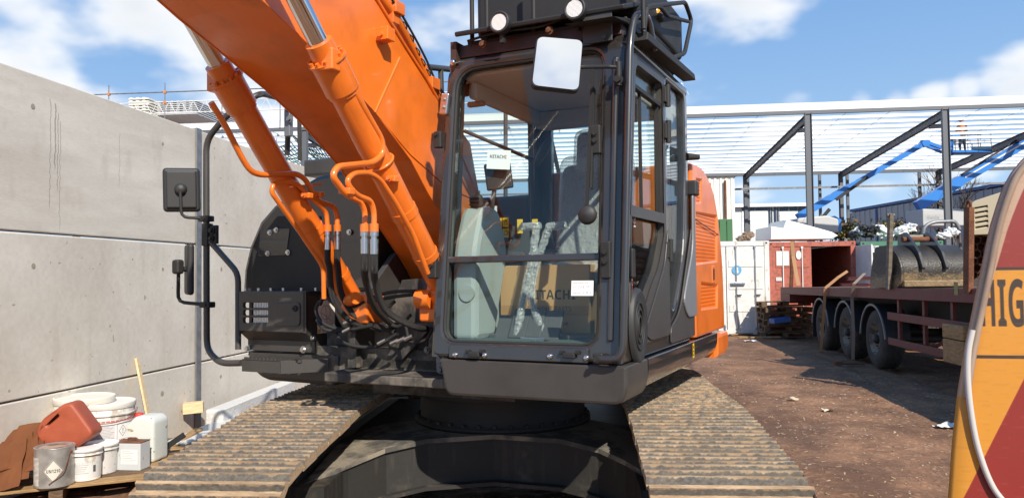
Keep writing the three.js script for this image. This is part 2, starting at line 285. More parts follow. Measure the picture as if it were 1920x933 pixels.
{
  const spot = o => { const t = Math.pow(rnd(), 1.7), D = 3.2 + 24 * t, x = rr(-.02, .62) * D + rr(-.2, .2); o.position.set(x, groundHeight(x, -D), -D); };
  const stone = clean(new THREE.IcosahedronGeometry(1, 0));
  scatter('gravel', 'small brown and grey stones strewn over the dirt yard', stone, std([.55, .5, .45], .9), 4500, o => { spot(o); const s = rr(.003, .010) * (rnd() < .04 ? 2 : 1); o.scale.set(s * rr(.8, 1.6), s * rr(.4, .8), s * rr(.8, 1.5)); o.rotation.set(rr(0, 6), rr(0, 6), rr(0, 6)); }, () => { const k = rr(.30, .62); return lin(k, k * rr(.76, .88), k * rr(.6, .75)); });
  const chip = boxc(1, .12, .3);
  scatter('wood_chips', 'pale splinters and wood chips strewn over the dirt', chip, std([.62, .50, .36], .9), 1900, o => { spot(o); if (rnd() < .6) { const c = [[4.1, -10.5], [3.3, -8], [4.6, -7.2], [5.5, -12], [3.6, -13]][Math.floor(rnd() * 5)]; const x = c[0] + (rnd() + rnd() + rnd() - 1.5) * 1.6, z = c[1] + (rnd() + rnd() + rnd() - 1.5) * 2.6; o.position.set(x, groundHeight(x, z), z); } o.position.y += .003; const s = rr(.012, .05); o.scale.set(s, s * .6, s * rr(.4, 1.2)); o.rotation.set(rr(-.25, .25), rr(0, 6), rr(-.25, .25)); }, () => { const k = rr(.4, .95); return lin(k, k * rr(.84, .97), k * rr(.68, .92)); });
}

// ---------- concrete panel wall ----------
{
  const f = new Frame(-4.25, -6.38, 7.9), t = thing('concrete_panel_wall', 'tall pale grey precast concrete panel wall with steel post beside the excavator', 'wall', f.o.toArray(), f.yaw);
  const rows = [[-.25, .782], [.798, 2.217], [2.233, 3.63]], bays = [[-2.975, 4.4], [-9.1, -3.02], [-15.2, -9.15]];
  const drip = M.conc.clone();
  drip.map = tex(2048, (u, v) => {      // 7.4 m by 1.4 m: the same concrete with the rusty drip marks of the top panel
    const X = u * 7.375, Y = v * 1.397, n = tf(u, v, 5, 7, 100, .55), g = tf(u, v, 200, 3, 110), st = tf(u, v * .1, 40, 4, 130), bl = smooth(.55, .75, tf(u, v, 9, 5, 140));
    let c = mixc([.775, .745, .695], [.855, .83, .785], clamp((n - .3) * 2.2)); c = mixc(c, [.72, .68, .625], .35 * smooth(.55, .8, st) + .25 * bl).map(x => x + (g - .5) * .05);
    const wob = (tf(.3, v, 30, 3, 7) - .5) * .03;
    for (const [dx, y0, y1, w] of [[2.425, .18, 1.23, .006], [2.365, .55, 1.2, .011], [2.33, .35, 1.12, .007], [2.30, .0, 1.05, .005], [1.45, .5, 1.1, .004]]) { const k = Math.abs(X - dx + wob), e = smooth(w, w * .3, k) * smooth(y0, y0 + .1, Y) * smooth(y1, y1 - .03, Y) * (.5 + tf(u, v, 120, 2, 8)); c = mixc(c, [.38, .34, .31], clamp(e) * .5); }
    return c;
  }, true, 1, 400); drip.map.repeat.set(1 / 7.375, 1 / 1.397); drip.map.offset.set(2.975 / 7.375, -2.233 / 1.397);
  bays.forEach(([z0, z1], b) => rows.forEach(([y0, y1], r) => {
    const g = box(-.16, 0, y0, y1, z0, z1, .013);
    part('concrete_panel', g, b === 0 && r === 2 ? drip : M.conc, t);
  }));
  for (const z of [-2.997, -9.125]) part('steel_post', [box(-.15, .012, -.2, 3.65, z - .006, z + .006), box(.012, .030, -.2, 3.645, z - .056, z + .056, .004)], M.galv, t);
  const plug = std([.34, .29, .22], .95);
  for (const [px, py, s] of [[60, 199, 1], [304, 269, .8], [61, 498, 1], [304, 504, .8], [414, 504, 1], [303, 737, 1.2], [413, 705, 1]]) { const q = f.onX(px, py, 0), g = turn(clean(new THREE.CylinderGeometry(.02 * s, .023 * s, .006, 18)), 0, 0, Math.PI / 2); part('lifting_plug', move(g, .001, q[1], q[2]), plug, t); }
}
// ---------- excavator ----------
const K = new Frame(.5626, -3.99, 25.5);      // axes of the upper structure: x machine's left, z forward; origin under the cab's front left corner
const SLEW = K.world(-1.45, 0, -1.4);
const EX = thing('excavator', 'large orange and black tracked excavator with glazed cab and raised boom', 'excavator', SLEW.toArray(), K.yaw);
function ex(name, gs, mat, parent = EX, opt = {}) { const m = part(name, gs, mat, parent, opt); if (parent === EX) m.position.set(1.45, 0, 1.4); return m; }
const fz = h => -.02 - .115 * (h - 1.4);         // the cab front leans back
const lean = g => { const p = g.attributes.position; for (let i = 0; i < p.count; i++) p.setZ(i, p.getZ(i) + fz(p.getY(i))); g.computeVertexNormals(); return g; };
const onF = (px, py, off = 0) => { let z = 0, q; for (let i = 0; i < 6; i++) { q = K.onZ(px, py, z); z = fz(q[1]) + off; } return [q[0], q[1], z]; };
const boltAt = (x, y, z, r = .014, ax = 'z') => { const g = [clean(new THREE.CylinderGeometry(r * 1.55, r * 1.55, r * .35, 14)), move(clean(new THREE.CylinderGeometry(r, r, r * 1.1, 6)), 0, r * .7, 0)]; const j = mergeGeometries(g); if (ax === 'z') turn(j, Math.PI / 2); if (ax === 'x') turn(j, 0, 0, -Math.PI / 2); return j.translate(x, y, z); };

// undercarriage
const U = new Frame(-.0835, -5.878, 4.3);
const under = m => { if (m.parent === EX) { m.position.set(.0542, 0, -.0258); m.rotation.y = (25.5 - 4.3) * Math.PI / 180; } return m; };
{
  const prof = [[-.107, 0], [-.093, 0]]; for (const c of [-.07, 0, .07]) prof.push([c - .022, 0], [c - .010, .034], [c + .008, .036], [c + .020, 0]); prof.push([.093, 0], [.107, -.008], [.107, -.02], [-.107, -.02]);
  const shoe = k => {
    const n = 22, wd = .755, pos = [], uv = [], cum = [0]; for (let i = 1; i < prof.length; i++) cum.push(cum[i - 1] + Math.hypot(prof[i][0] - prof[i - 1][0], prof[i][1] - prof[i - 1][1]));
    const P = (i, j) => { const q = prof[i % prof.length], x = -wd / 2 + wd * j / n, lump = i < prof.length - 2 ? .003 * fbm3(x * 10 + k * 9.1, q[0] * 12 + k, k * 3.3, 3) + .0015 * fbm3(x * 60, q[0] * 60, k, 2) : 0; return [x + (j === 0 || j === n ? .004 * IN.noise(q[0] * 30, k, j) : 0), q[1] + lump, q[0]]; };
    for (let i = 0; i < prof.length; i++) for (let j = 0; j < n; j++) {
      const a = P(i, j), b = P(i, j + 1), c = P(i + 1, j + 1), d = P(i + 1, j), v = z => (z + .105) / .21, U0 = j / n * .755 + k * .37, U1 = (j + 1) / n * .755 + k * .37;
      pos.push(...a, ...c, ...b, ...a, ...d, ...c); uv.push(U0, v(a[2]), U1, v(c[2]), U1, v(b[2]), U0, v(a[2]), U0, v(d[2]), U1, v(c[2]));
    }
    for (const j of [0, n]) for (let i = 1; i < prof.length - 1; i++) { pos.push(...P(0, j), ...P(i, j), ...P(i + 1, j)); uv.push(0, 0, .05, .1, .1, 0); }
    const g = new THREE.BufferGeometry(); g.setAttribute('position', new THREE.Float32BufferAttribute(pos, 3)); g.setAttribute('uv', new THREE.Float32BufferAttribute(uv, 2)); g.computeVertexNormals(); return g;
  };
  const shoes = [...Array(7)].map((_, k) => shoe(k + 1));
  const loop = []; const arc = (cw, ch, R, a0, a1, n) => { for (let i = 0; i <= n; i++) { const a = (a0 + (a1 - a0) * i / n) * Math.PI / 180; loop.push([cw + R * Math.cos(a), ch + R * Math.sin(a)]); } };
  arc(1.98, .44, .395, 84, -90, 24); arc(-1.98, .45, .405, -90, -264, 24); for (const p of [[-1.3, .915], [-.9, .93], [-.2, .918], [.5, .926], [.85, .925], [1.3, .888], [1.7, .856]]) loop.push(p);
  const L = loop.map(p => V(0, p[1], p[0])); L.push(L[0].clone()); const path = new Poly(L), len = path.l[path.l.length - 1], N = Math.round(len / .211);
  for (const s of [-1, 1]) {
    const cx = s * 1.253;
    const fr = [ext(rounded([[-1.9, .28], [1.9, .28], [1.75, .62], [.9, .74], [-.9, .74], [-1.75, .62]], .06), cx - .16, cx + .16, 'x', .02), box(cx - .24, cx + .24, .10, .28, -1.6, 1.6, .03)];
    for (const w of [-1.98, 1.98]) fr.push(turn(clean(new THREE.CylinderGeometry(.34, .34, .12, 28)), 0, 0, Math.PI / 2).translate(cx, .445, w));
    for (let i = 0; i < 8; i++) fr.push(turn(clean(new THREE.CylinderGeometry(.09, .09, .3, 16)), 0, 0, Math.PI / 2).translate(cx, .14, -1.5 + i * .43));
    for (const w of [-.85, .8]) fr.push(turn(clean(new THREE.CylinderGeometry(.075, .075, .26, 16)), 0, 0, Math.PI / 2).translate(cx, .815, w), box(cx - .03, cx + .03, .6, .8, w - .04, w + .04));
    const t = under(ex('track', fr, M.undercarriage, EX, { label: s < 0 ? 'muddy steel track beside the paint tins' : 'muddy steel track below the cab' }));
    for (let i = 0; i < N; i++) {
      const p = path.getPoint(i / N), a = path.getPoint(((i + .5) / N) % 1), b = path.getPoint(((i - .5) / N + 1) % 1), z = a.sub(b).normalize(), y = V(1, 0, 0).cross(z).negate();
      const m = new THREE.Mesh(shoes[(i * 3 + (s > 0 ? 2 : 0)) % 7], M.trackDirt); m.name = 'track_shoe'; m.castShadow = m.receiveShadow = true;
      // travel runs forward over the top: outward is up there
      m.matrixAutoUpdate = true; m.quaternion.setFromRotationMatrix(new THREE.Matrix4().makeBasis(V(-1, 0, 0), y.clone().negate(), z.clone())); if (m.quaternion.length() < .5) m.quaternion.identity();
      const up = V(0, 1, 0).applyQuaternion(m.quaternion), out = V(0, p.y - .5, p.z).normalize(); if (up.dot(out) < 0) m.quaternion.multiply(new THREE.Quaternion().setFromAxisAngle(V(0, 0, 1), Math.PI));
      m.position.set(cx + rr(-.004, .004), p.y + .022 * up.dot(V(0, 1, 0)), p.z); m.rotateX(rr(-.015, .015)); t.add(m);
    }
  }
  // X frame: sloping legs with a front web and a bottom flange
  const front = [[-1.05, .60, 1.43], [-.88, .64, 1.12], [-.69, .69, .90], [-.44, .725, .77], [0, .735, .67], [.44, .725, .75], [.69, .69, .86], [.85, .65, 1.02], [1.05, .60, 1.40]];
  const back = [[-1.1, .66, .55], [-1.0, .69, .30], [-.88, .71, .2], [-.63, .735, .1], [0, .745, .05], [.63, .735, .1], [.88, .71, .2], [1.0, .69, .3], [1.1, .66, .55]];
  const quad = (a, b, c, d) => { const g = new THREE.BufferGeometry(); g.setAttribute('position', new THREE.Float32BufferAttribute([...a, ...b, ...c, ...a, ...c, ...d], 3)); g.setAttribute('uv', new THREE.Float32BufferAttribute(new Array(12).fill(0), 2)); g.computeVertexNormals(); return g; };
  const topG = [], webG = [], flG = [], dn = (p, h) => [p[0], p[1] - h, p[2]], bk = (p, d) => [p[0], p[1], p[2] - d];
  const low = i => [front[i][0], [.30, .355, .39, .42, .43, .42, .39, .355, .30][i], front[i][2] - .03];
  for (let i = 0; i < 8; i++) {
    topG.push(quad(front[i], front[i + 1], back[i + 1], back[i]), quad(dn(front[i], .03), dn(front[i + 1], .03), front[i + 1], front[i]));
    webG.push(quad(low(i), low(i + 1), bk(dn(front[i + 1], .025), .03), bk(dn(front[i], .025), .03)), quad(bk(low(i), .5), bk(low(i + 1), .5), dn(back[i + 1], .02), dn(back[i], .02)));
    const o = p => [p[0], p[1], p[2] + .07]; flG.push(quad(o(low(i)), o(low(i + 1)), bk(low(i + 1), .1), bk(low(i), .1)), quad(dn(o(low(i)), .025), dn(o(low(i + 1)), .025), o(low(i + 1)), o(low(i))), quad(dn(bk(low(i), .5), .0), dn(bk(low(i + 1), .5), 0), low(i + 1), low(i)));
  }
  const x = under(ex('centre_frame', [webG, flG, box(-1.1, 1.1, .35, .66, -1.3, .1), box(.95, 1.2, .3, .62, -1.4, -.8), box(-1.2, -.95, .3, .62, -1.4, -.8), box(.9, 1.15, .26, .60, .9, 1.5), box(-1.15, -.9, .26, .60, .9, 1.5)], M.undercarriage));
  part('top_plate', topG, M.dustySteel, x);
  const ring = under(ex('slew_ring', [move(lathe([[.50, .72], [.66, .72], [.66, .765], [.62, .775], [.62, .93], [.655, .935], [.655, 1.0], [.5, 1.0]], 56), 0, 0, 0)], M.blackSatin));
  for (let k = 0; k < 36; k++) { const a = k / 36 * Math.PI * 2; part('ring_bolt', [move(clean(new THREE.CylinderGeometry(.014, .014, .022, 6)), .64 * Math.sin(a), .776, .64 * Math.cos(a))], M.undercarriage, ring); }
}

// revolving frame, skirts
ex('revolving_frame', [box(-2.92, -.1, 1.14, 1.33, -2.9, -.42, .01), box(-2.05, -1.06, 1.13, 1.19, -.45, -.14, .01), box(-2.0, -.9, 1.0, 1.14, -2.1, -.6), box(-2.15, -1.1, 1.2, 1.26, -.5, -.42)], M.dustyBlack);
{
  const sk = rounded([[-1.095, 1.328], [-1.05, 1.12], [-.01, 1.125], [.028, 1.20], [.028, 1.328]], [.01, .05, .1, .05, .01], 6);
  const s = ex('front_skirt', ext(sk, -.40, .01, 'z', .018), M.charcoal);
  const sideP = rounded([[-.35, 1.328], [-.35, 1.13], [-.09, 1.125], [.006, 1.17], [.026, 1.25], [.026, 1.328]], [0, 0, .06, .06, .05, .01], 5);
  ex('side_skirt', ext(sideP, -2.45, -.41, 'z'), M.black);
  const tailP = rounded([[-2.95, 1.31], [-2.97, 1.2], [-2.86, 1.12], [-2.45, 1.125], [-2.45, 1.31]], [.03, .08, .08, 0, 0], 5);
  ex('side_skirt', ext(tailP, -.35, .027, 'x', .03), M.orange, EX, { label: 'orange rear end of the side skirt' });
  const stk = canvasTex(64, 128, (c, w, h) => { c.fillStyle = '#e7b61c'; c.fillRect(0, 0, w, h); c.fillStyle = '#1b1b1b'; c.beginPath(); c.arc(32, 34, 15, 0, 7); c.fill(); c.fillRect(14, 62, 36, 48); c.fillStyle = '#e7b61c'; c.fillRect(22, 72, 20, 26); });
  const q = K.onX(1301, 657, .03); const p = part('warning_sticker', clean(new THREE.PlaneGeometry(.05, .1)).rotateY(Math.PI / 2).translate(.0295, q[1], q[2]), std([1, 1, 1], .4, 0, { map: stk }), s, { uv: true });
}

// cab
const cabTint = M.black;
{
  const outer = rounded([[-1.165, 1.335], [-.005, 1.335], [-.005, 3.10], [-1.15, 3.10]], [.06, .03, .10, .15], 8);
  const hole = rounded([[-1.09, 1.425], [-.145, 1.425], [-.145, 3.06], [-1.085, 3.06]], [.09, .09, .10, .14], 8);
  const fr = lean(ext(outer, -.09, 0, 'z', .02, [hole]));
  // side walls in [z, y]
  const sideO = rounded([[fz(1.335) - .005, 1.335], [-1.63, 1.335], [-1.63, 3.10], [fz(3.1) - .03, 3.10]], [.0, .05, .12, .10], 6);
  const doorHole = rounded([[-.105, 1.40], [-.93, 1.40], [-.955, 3.065], [-.255, 3.045]], [.12, .05, .05, .08], 6);
  const rearHole = rounded([[-1.03, 3.06], [-1.545, 3.06], [-1.545, 2.5], [-1.46, 1.95], [-1.14, 1.56], [-1.03, 1.60]], [.04, .06, .1, .15, .05, .05], 5);
  const left = ext(sideO, -.06, 0, 'x', .012, [doorHole, rearHole]);
  const rightHole = rounded([[-.26, 1.75], [-1.45, 1.85], [-1.45, 3.0], [-.36, 3.0]], .08, 5);
  const right = ext(sideO, -1.165, -1.115, 'x', .012, [rightHole]);
  const rear = ext(rounded([[-1.15, 1.335], [-.01, 1.335], [-.01, 3.1], [-1.15, 3.1]], .08), -1.63, -1.57, 'z', .01, [rounded([[-1.03, 2.02], [-.12, 2.02], [-.12, 2.98], [-1.03, 2.98]], .08)]);
  const cab = ex('cab_frame', [fr, left, right, rear, box(-1.10, -.05, 1.335, 1.39, -1.6, -.06)], cabTint);
  const roof = ex('cab_roof', box(-1.16, .005, 3.06, 3.135, -1.64, -.235, .03), cabTint);
  part('headlining', box(-1.10, -.06, 3.03, 3.058, -1.56, -.30), M.headliner, roof);
  part('roof_beam', [box(-1.1, -.06, 2.9, 3.03, -1.56, -1.42, .02), box(-.13, -.065, 2.85, 3.03, -1.5, -.35, .02), box(-1.11, -1.05, 2.92, 3.03, -1.5, -.4, .02)], M.headliner, roof);
  part('front_plate', [lean(box(-1.03, -.185, 1.335, 1.412, -.01, .022, .006))], M.black, cab);
  part('split_bar', [lean(box(-1.10, -.14, 1.878, 1.918, -.075, -.012, .008))], M.black, cab);
  part('window_seal', [lean(clean(new THREE.TubeGeometry(new Poly([...hole.map(p => V(p[0], p[1], -.02)), V(hole[0][0], hole[0][1], -.02)]), 120, .011, 6)))], M.rubber, cab);
  // chrome domes and clamps on the plate
  for (const [px, py] of [[853, 665], [908, 666], [1031, 668], [1099, 671]]) { const q = onF(px, py, .025); part('dome_bolt', move(clean(new THREE.SphereGeometry(.017, 16, 10)).scale(1, 1, .7), ...q), M.chrome, cab); }
  for (const [px, py] of [[890, 662], [1068, 664]]) { const q = onF(px, py, .03); part('guard_clamp', [box(q[0] - .035, q[0] + .035, q[1] - .02, q[1] + .008, q[2] - .015, q[2] + .02, .006), boltAt(q[0] - .045, q[1] + .008, q[2] + .01, .008), boltAt(q[0] + .045, q[1] + .012, q[2] + .01, .008)], M.blackSatin, cab); }
  // brackets for the window guard
  for (const [px, py, h] of [[1137, 487, .20], [812, 495, .17], [1118, 262, .16]]) { const q = onF(px, py, .015); part('guard_bracket', [box(q[0] - .03, q[0] + .03, q[1] - h / 2, q[1] + h / 2, q[2] - .02, q[2] + .022, .01), boltAt(q[0], q[1] + h * .2, q[2] + .022, .012), boltAt(q[0], q[1] - h * .05, q[2] + .022, .012)], M.blackSatin, cab); }
  { const q = onF(834, 195, .02); part('guard_bracket', [turn(boxc(.055, .13, .03, .01), 0, 0, -.15).translate(...q), boltAt(q[0], q[1] + .028, q[2] + .014, .011), boltAt(q[0] - .005, q[1] - .02, q[2] + .014, .011)], M.zinc, cab); const b = onF(820, 262, .02); part('guard_bracket', [box(b[0] - .02, b[0] + .03, b[1] - .05, b[1] + .05, b[2] - .03, b[2] + .015, .008), boltAt(b[0], b[1] + .03, b[2] + .015, .012)], M.blackSatin, cab); }
  // panes
  ex('windscreen', lean(ext(rounded([[-1.085, 1.915], [-.15, 1.915], [-.15, 3.055], [-1.08, 3.055]], [.01, .01, .09, .13], 6), -.048, -.044, 'z')).translate(0, 0, 0), M.glass);
  ex('lower_windscreen', lean(ext(rounded([[-1.085, 1.43], [-.15, 1.43], [-.15, 1.882], [-1.085, 1.882]], [.08, .08, .01, .01], 6), -.048, -.044, 'z')), M.glass);
  const qg = p => ext(p, -.034, -.030, 'x'); ex('rear_quarter_window', qg(rearHole), M.glass); ex('side_window', ext(rightHole, -1.142, -1.138, 'x'), M.glass);
  ex('rear_window', box(-1.03, -.12, 2.02, 2.98, -1.602, -1.598), M.glass);
  // door
  const dO = rounded([[-.108, 1.405], [-.925, 1.405], [-.95, 3.06], [-.26, 3.04]], [.11, .05, .05, .08], 6);
  const upW = rounded([[-.175, 2.165], [-.885, 2.165], [-.90, 3.005], [-.30, 2.99]], [.03, .03, .05, .07], 5);
  const loW = rounded([[-.15, 2.125], [-.15, 1.47], [-.27, 1.455], [-.50, 1.70], [-.72, 1.83], [-.885, 2.05], [-.885, 2.125]], [.02, .06, .08, .12, .1, .05, .02], 5);
  const door = ex('cab_door', [ext(dO, -.045, .012, 'x', .01, [upW, loW])], M.charcoal);
  part('upper_pane', qg(upW), M.glass, door); part('lower_pane', qg(loW), phy([.5, .55, .54], { roughness: 0, transmission: 1, thickness: 0, ior: 1.5 }), door);
  part('sliding_window_frame', [box(-.03, -.012, 2.165, 2.85, -.485, -.472), box(-.03, -.008, 2.165, 2.85, -.86, -.84), box(-.03, .002, 2.848, 2.87, -.89, -.22), box(-.035, -.004, 2.158, 2.175, -.9, -.17)], M.blackSatin, door);
  for (const y of [2.93, 2.70, 1.95]) part('hinge', [rod([.028, y - .07, -.955], [.028, y + .07, -.955], .018), box(0, .03, y - .05, y + .05, -.95, -.90, .006)], M.blackSatin, door);
  part('door_handle', [box(.012, .035, 1.78, 1.94, -.165, -.115, .012), boltAt(.03, 1.96, -.14, .009, 'x'), boltAt(.03, 1.75, -.14, .009, 'x')], M.blackSatin, door);
  { const g = lathe([[.0, .012], [.07, .018], [.115, .022], [.125, .03], [.135, .02], [.14, 0]], 32); const grille = turn(g, 0, 0, -Math.PI / 2).scale(1, 1.5, 1); const c = K.onX(1193, 610, .0); part('speaker_grille', move(grille, .006, c[1], c[2] + .02), M.plastic, door); const rings = []; for (const r of [.035, .06, .085]) rings.push(clean(new THREE.TorusGeometry(r, .006, 6, 32)).rotateY(Math.PI / 2).scale(1, 1.5, 1)); part('speaker_ring', move(mergeGeometries(rings), .028, c[1], c[2] + .02), M.blackSatin, door); }
  part('swoosh_panel', [ext(rounded([[-.95, 1.42], [-.50, 1.42], [-.36, 1.47], [-.62, 1.68], [-.84, 1.86], [-.95, 2.1]], .05, 4), .012, .022, 'x', .004)], M.charcoal, door);
  // stickers on door glass
  const st = (px, py, w, h, draw, x = -.026) => { const q = K.onX(px, py, x); part('door_sticker', clean(new THREE.PlaneGeometry(w, h)).rotateY(Math.PI / 2).translate(x, q[1], q[2]), std([1, 1, 1], .5, 0, { map: canvasTex(128, Math.round(128 * h / w), draw), alphaTest: .5 }), door, { uv: true }); };
  st(1180, 426, .10, .17, (c, w, h) => { c.clearRect(0, 0, w, h); c.fillStyle = '#e9f3f1'; c.beginPath(); c.moveTo(w / 2, 0); c.lineTo(w, h / 2); c.lineTo(w / 2, h); c.lineTo(0, h / 2); c.fill(); c.strokeStyle = '#2f9d94'; c.lineWidth = 8; c.stroke(); c.fillStyle = '#2f9d94'; for (let i = 0; i < 5; i++) c.fillRect(w * .3, h * (.35 + .07 * i), w * .4, h * .025); });
  st(1191, 419, .055, .11, (c, w, h) => { c.clearRect(0, 0, w, h); c.fillStyle = '#f4f4f4'; c.font = 'bold 120px sans-serif'; c.save(); c.translate(w * .9, h * .04); c.rotate(Math.PI / 2); c.fillText('DH', 0, 110); c.restore(); });
  st(1182, 526, .085, .27, (c, w, h) => { c.fillStyle = '#17130f'; c.fillRect(0, 0, w, h); c.fillStyle = '#e0571d'; c.fillRect(0, 0, w, h * .24); c.fillStyle = '#1b1210'; c.beginPath(); c.moveTo(w / 2, h * .04); c.lineTo(w * .75, h * .2); c.lineTo(w * .25, h * .2); c.fill(); c.fillStyle = '#d8d4cd'; for (let i = 0; i < 9; i++) c.fillRect(w * .18, h * (.30 + .035 * i), w * (.5 + .14 * ((i * 7) % 3)), h * .014); c.beginPath(); c.moveTo(w * .35, h * .9); c.lineTo(w * .5, h * .66); c.lineTo(w * .75, h * .93); c.fill(); c.strokeStyle = '#e0571d'; c.lineWidth = 6; c.strokeRect(3, 3, w - 6, h - 6); });
  // side panels behind the door
  ex('swoosh_panel', [ext(rounded([[-.99, 1.36], [-1.68, 1.36], [-1.68, 2.2], [-1.58, 2.02], [-1.25, 1.55], [-.99, 1.46]], [.02, .02, .03, .1, .15, .05], 5), .004, .016, 'x', .004)], M.charcoal);
  ex('swoosh_panel', [ext(rounded([[-1.30, 1.62], [-1.62, 1.98], [-1.64, 2.36], [-1.70, 2.36], [-1.70, 1.5], [-1.42, 1.5]], [.1, .1, .02, .02, .03, .08], 5), .012, .03, 'x', .008)], M.steelGrey);
  // front corner handrail and roof rail
  const rail = ex('front_handrail', [pipe([[-.115, 1.365, .055], [.0, 1.365, .06], [.022, 1.42, .045], [.022, 3.06, fz(3.06) + .05], [.03, 3.24, -.24], [.06, 3.27, -.40], [.06, 3.10, -.52]], .021, .07, 12)], M.black);
  part('rail_foot', [box(-.145, -.09, 1.338, 1.395, .02, .05, .008), boltAt(-.115, 1.365, .078, .012)], M.blackSatin, rail);
  ex('corner_moulding', lean(box(-.085, -.055, 1.45, 3.0, -.02, .018, .012)), M.black);
  // wiper
  const w0 = onF(1112, 132, .03), w1 = onF(1100, 395, .045); const wip = ex('wiper', [bar(w0, w1, .018, .014), bar([w0[0] - .0, w0[1] - .1, w0[2] - .015], [w1[0] + .02, w1[1] + .12, w1[2] - .03], .01, .03)], M.rubber); part('wiper_motor', [turn(lathe([[0, 0], [.05, 0], [.055, .02], [.04, .045], [0, .05]], 20), Math.PI / 2).translate(w1[0], w1[1] - .02, w1[2] - .03)], M.plastic, wip);
  // inspection slip behind the glass
  const ins = canvasTex(512, 330, (c, w, h) => { c.fillStyle = '#f6f5f1'; c.fillRect(0, 0, w, h); c.fillStyle = '#c2503f'; c.font = 'bold 40px sans-serif'; c.fillText('FINAL INSPECTION', 26, 60); c.fillStyle = '#55606a'; c.font = 'bold 34px sans-serif'; c.fillText('DATE', 22, 160); c.fillText('SIGNATURE', 22, 285); c.strokeStyle = '#27476b'; c.fillStyle = '#27476b'; c.font = 'italic 74px serif'; c.fillText('20/8/19', 150, 165); c.font = 'italic 70px serif'; c.fillText('Jc/B~4', 255, 290); c.strokeStyle = '#999'; c.lineWidth = 2; c.strokeRect(3, 3, w - 6, h - 6); });
  const q = onF(1092, 540, -.035); part('inspection_slip', clean(new THREE.PlaneGeometry(.128, .083)).rotateX(-.115).translate(q[0], q[1], q[2]), std([1, 1, 1], .7, 0, { map: ins }), cab, { uv: true });
}
// roof gear
{
  ex('visor_rail', [lean(box(-1.125, -.05, 3.135, 3.215, -.12, -.02, .006)), box(-1.12, -1.08, 3.1, 3.23, -.5, -.2)], std([.06, .032, .026], .5));
  for (const px of [850, 1140]) { const q = onF(px, px < 900 ? 117 : 68, .03); ex('visor_bolt', [move(clean(new THREE.SphereGeometry(.02, 14, 10)), ...q)], M.chrome); }
  const guard = ex('roof_guard', [box(-1.06, .0, 3.30, 3.62, -1.55, -.42, .04), box(-1.0, -.06, 3.14, 3.30, -1.5, -.5, .01), turn(boxc(1.06, .03, .4, .01), .35).translate(-.53, 3.32, -.33), box(-1.03, -.02, 3.20, 3.235, -1.5, -.25, .006)], M.blackSatin);
  for (const [px, y0, y1] of [[885, 3.14, 3.6], [913, 3.22, 3.65], [1001, 3.22, 3.65], [1207, 3.15, 3.65]]) { const q = K.onZ(px, 40, -.26); part('guard_bar', [rod([q[0], y0, -.26], [q[0], y1, -.26], .014)], M.blackSatin, guard); }
  for (const [px, py] of [[940, 44], [1081, 19]]) { const q = K.onZ(px, py, -.14), l = ex('work_light', [turn(lathe([[0, -.05], [.045, -.05], [.062, -.02], [.066, .03], [.060, .04], [.050, .036], [.047, .026], [0, .026]], 28), Math.PI / 2).translate(...q), box(q[0] - .012, q[0] + .012, q[1] - .11, q[1] - .05, q[2] - .03, q[2])], M.plastic); part('lens', [move(clean(new THREE.CylinderGeometry(.048, .048, .006, 28)).rotateX(Math.PI / 2), q[0], q[1], q[2] + .03)], M.lens, l); }
  { const q = K.onZ(1125, 55, -.16); part('lamp_bracket', [box(q[0] - .10, q[0] + .07, q[1] - .07, q[1] + .11, q[2] - .01, q[2] + .004, .003), boltAt(q[0] + .03, q[1] - .05, q[2] + .006, .014)], M.charcoal, guard); }
  for (const px of [905, 1030]) { const q = onF(px, px < 1000 ? 83 : 57, .04); part('lock_bolt', [boltAt(q[0], q[1], q[2], .016)], M.rusty, guard); }
  ex('light_bar', [hose([[-1.0, 3.22, -.20], [-.8, 3.24, -.19], [-.5, 3.235, -.19], [-.3, 3.27, -.18], [-.05, 3.25, -.2]], .008)], M.rubber);
  // rail beside the roof, rain visor, beacon
  const P = (px, py, x = .06) => K.onX(px, py, x);
  ex('roof_rail', [pipe([P(1207, 62), P(1213, 12), P(1285, 4), P(1297, 38), P(1284, 100), P(1262, 108)], .015, .05), pipe([P(1213, 15), P(1238, 12), P(1252, 30), P(1290, 40)], .013, .04)], M.blackSatin);
  const visor = [[1198, 62], [1288, 140], [1290, 152], [1240, 112], [1196, 76]].map(p => { const q = K.onX(p[0], p[1], .035); return [q[2], q[1]]; }); ex('rain_visor', ext(visor, .0, .09, 'x', .006), M.blackSatin);
  ex('roof_box', [ext([[1150, 30], [1225, 40], [1272, 70], [1268, 105], [1215, 62]].map(p => { const q = K.onX(p[0], p[1], -.02); return [q[2], q[1]]; }), -.30, -.02, 'x', .01)], M.blackSatin);
  const b = P(1229, 28, -.02), be = ex('beacon', [move(lathe([[0, -.04], [.05, -.04], [.052, -.005], [.0, -.005]], 20), ...b)], M.blackSatin); part('beacon_lens', [move(lathe([[.046, -.005], [.046, .03], [.035, .05], [0, .055]], 20), ...b)], M.amber, be);
  ex('tail_lamp', [box(-.02, .05, 2.36, 2.47, -1.76, -1.66, .015)], M.plastic); ex('cable_grommet', [rod([.0, 2.63, -1.60], [.07, 2.63, -1.66], .028, .02)], M.rubber);
}
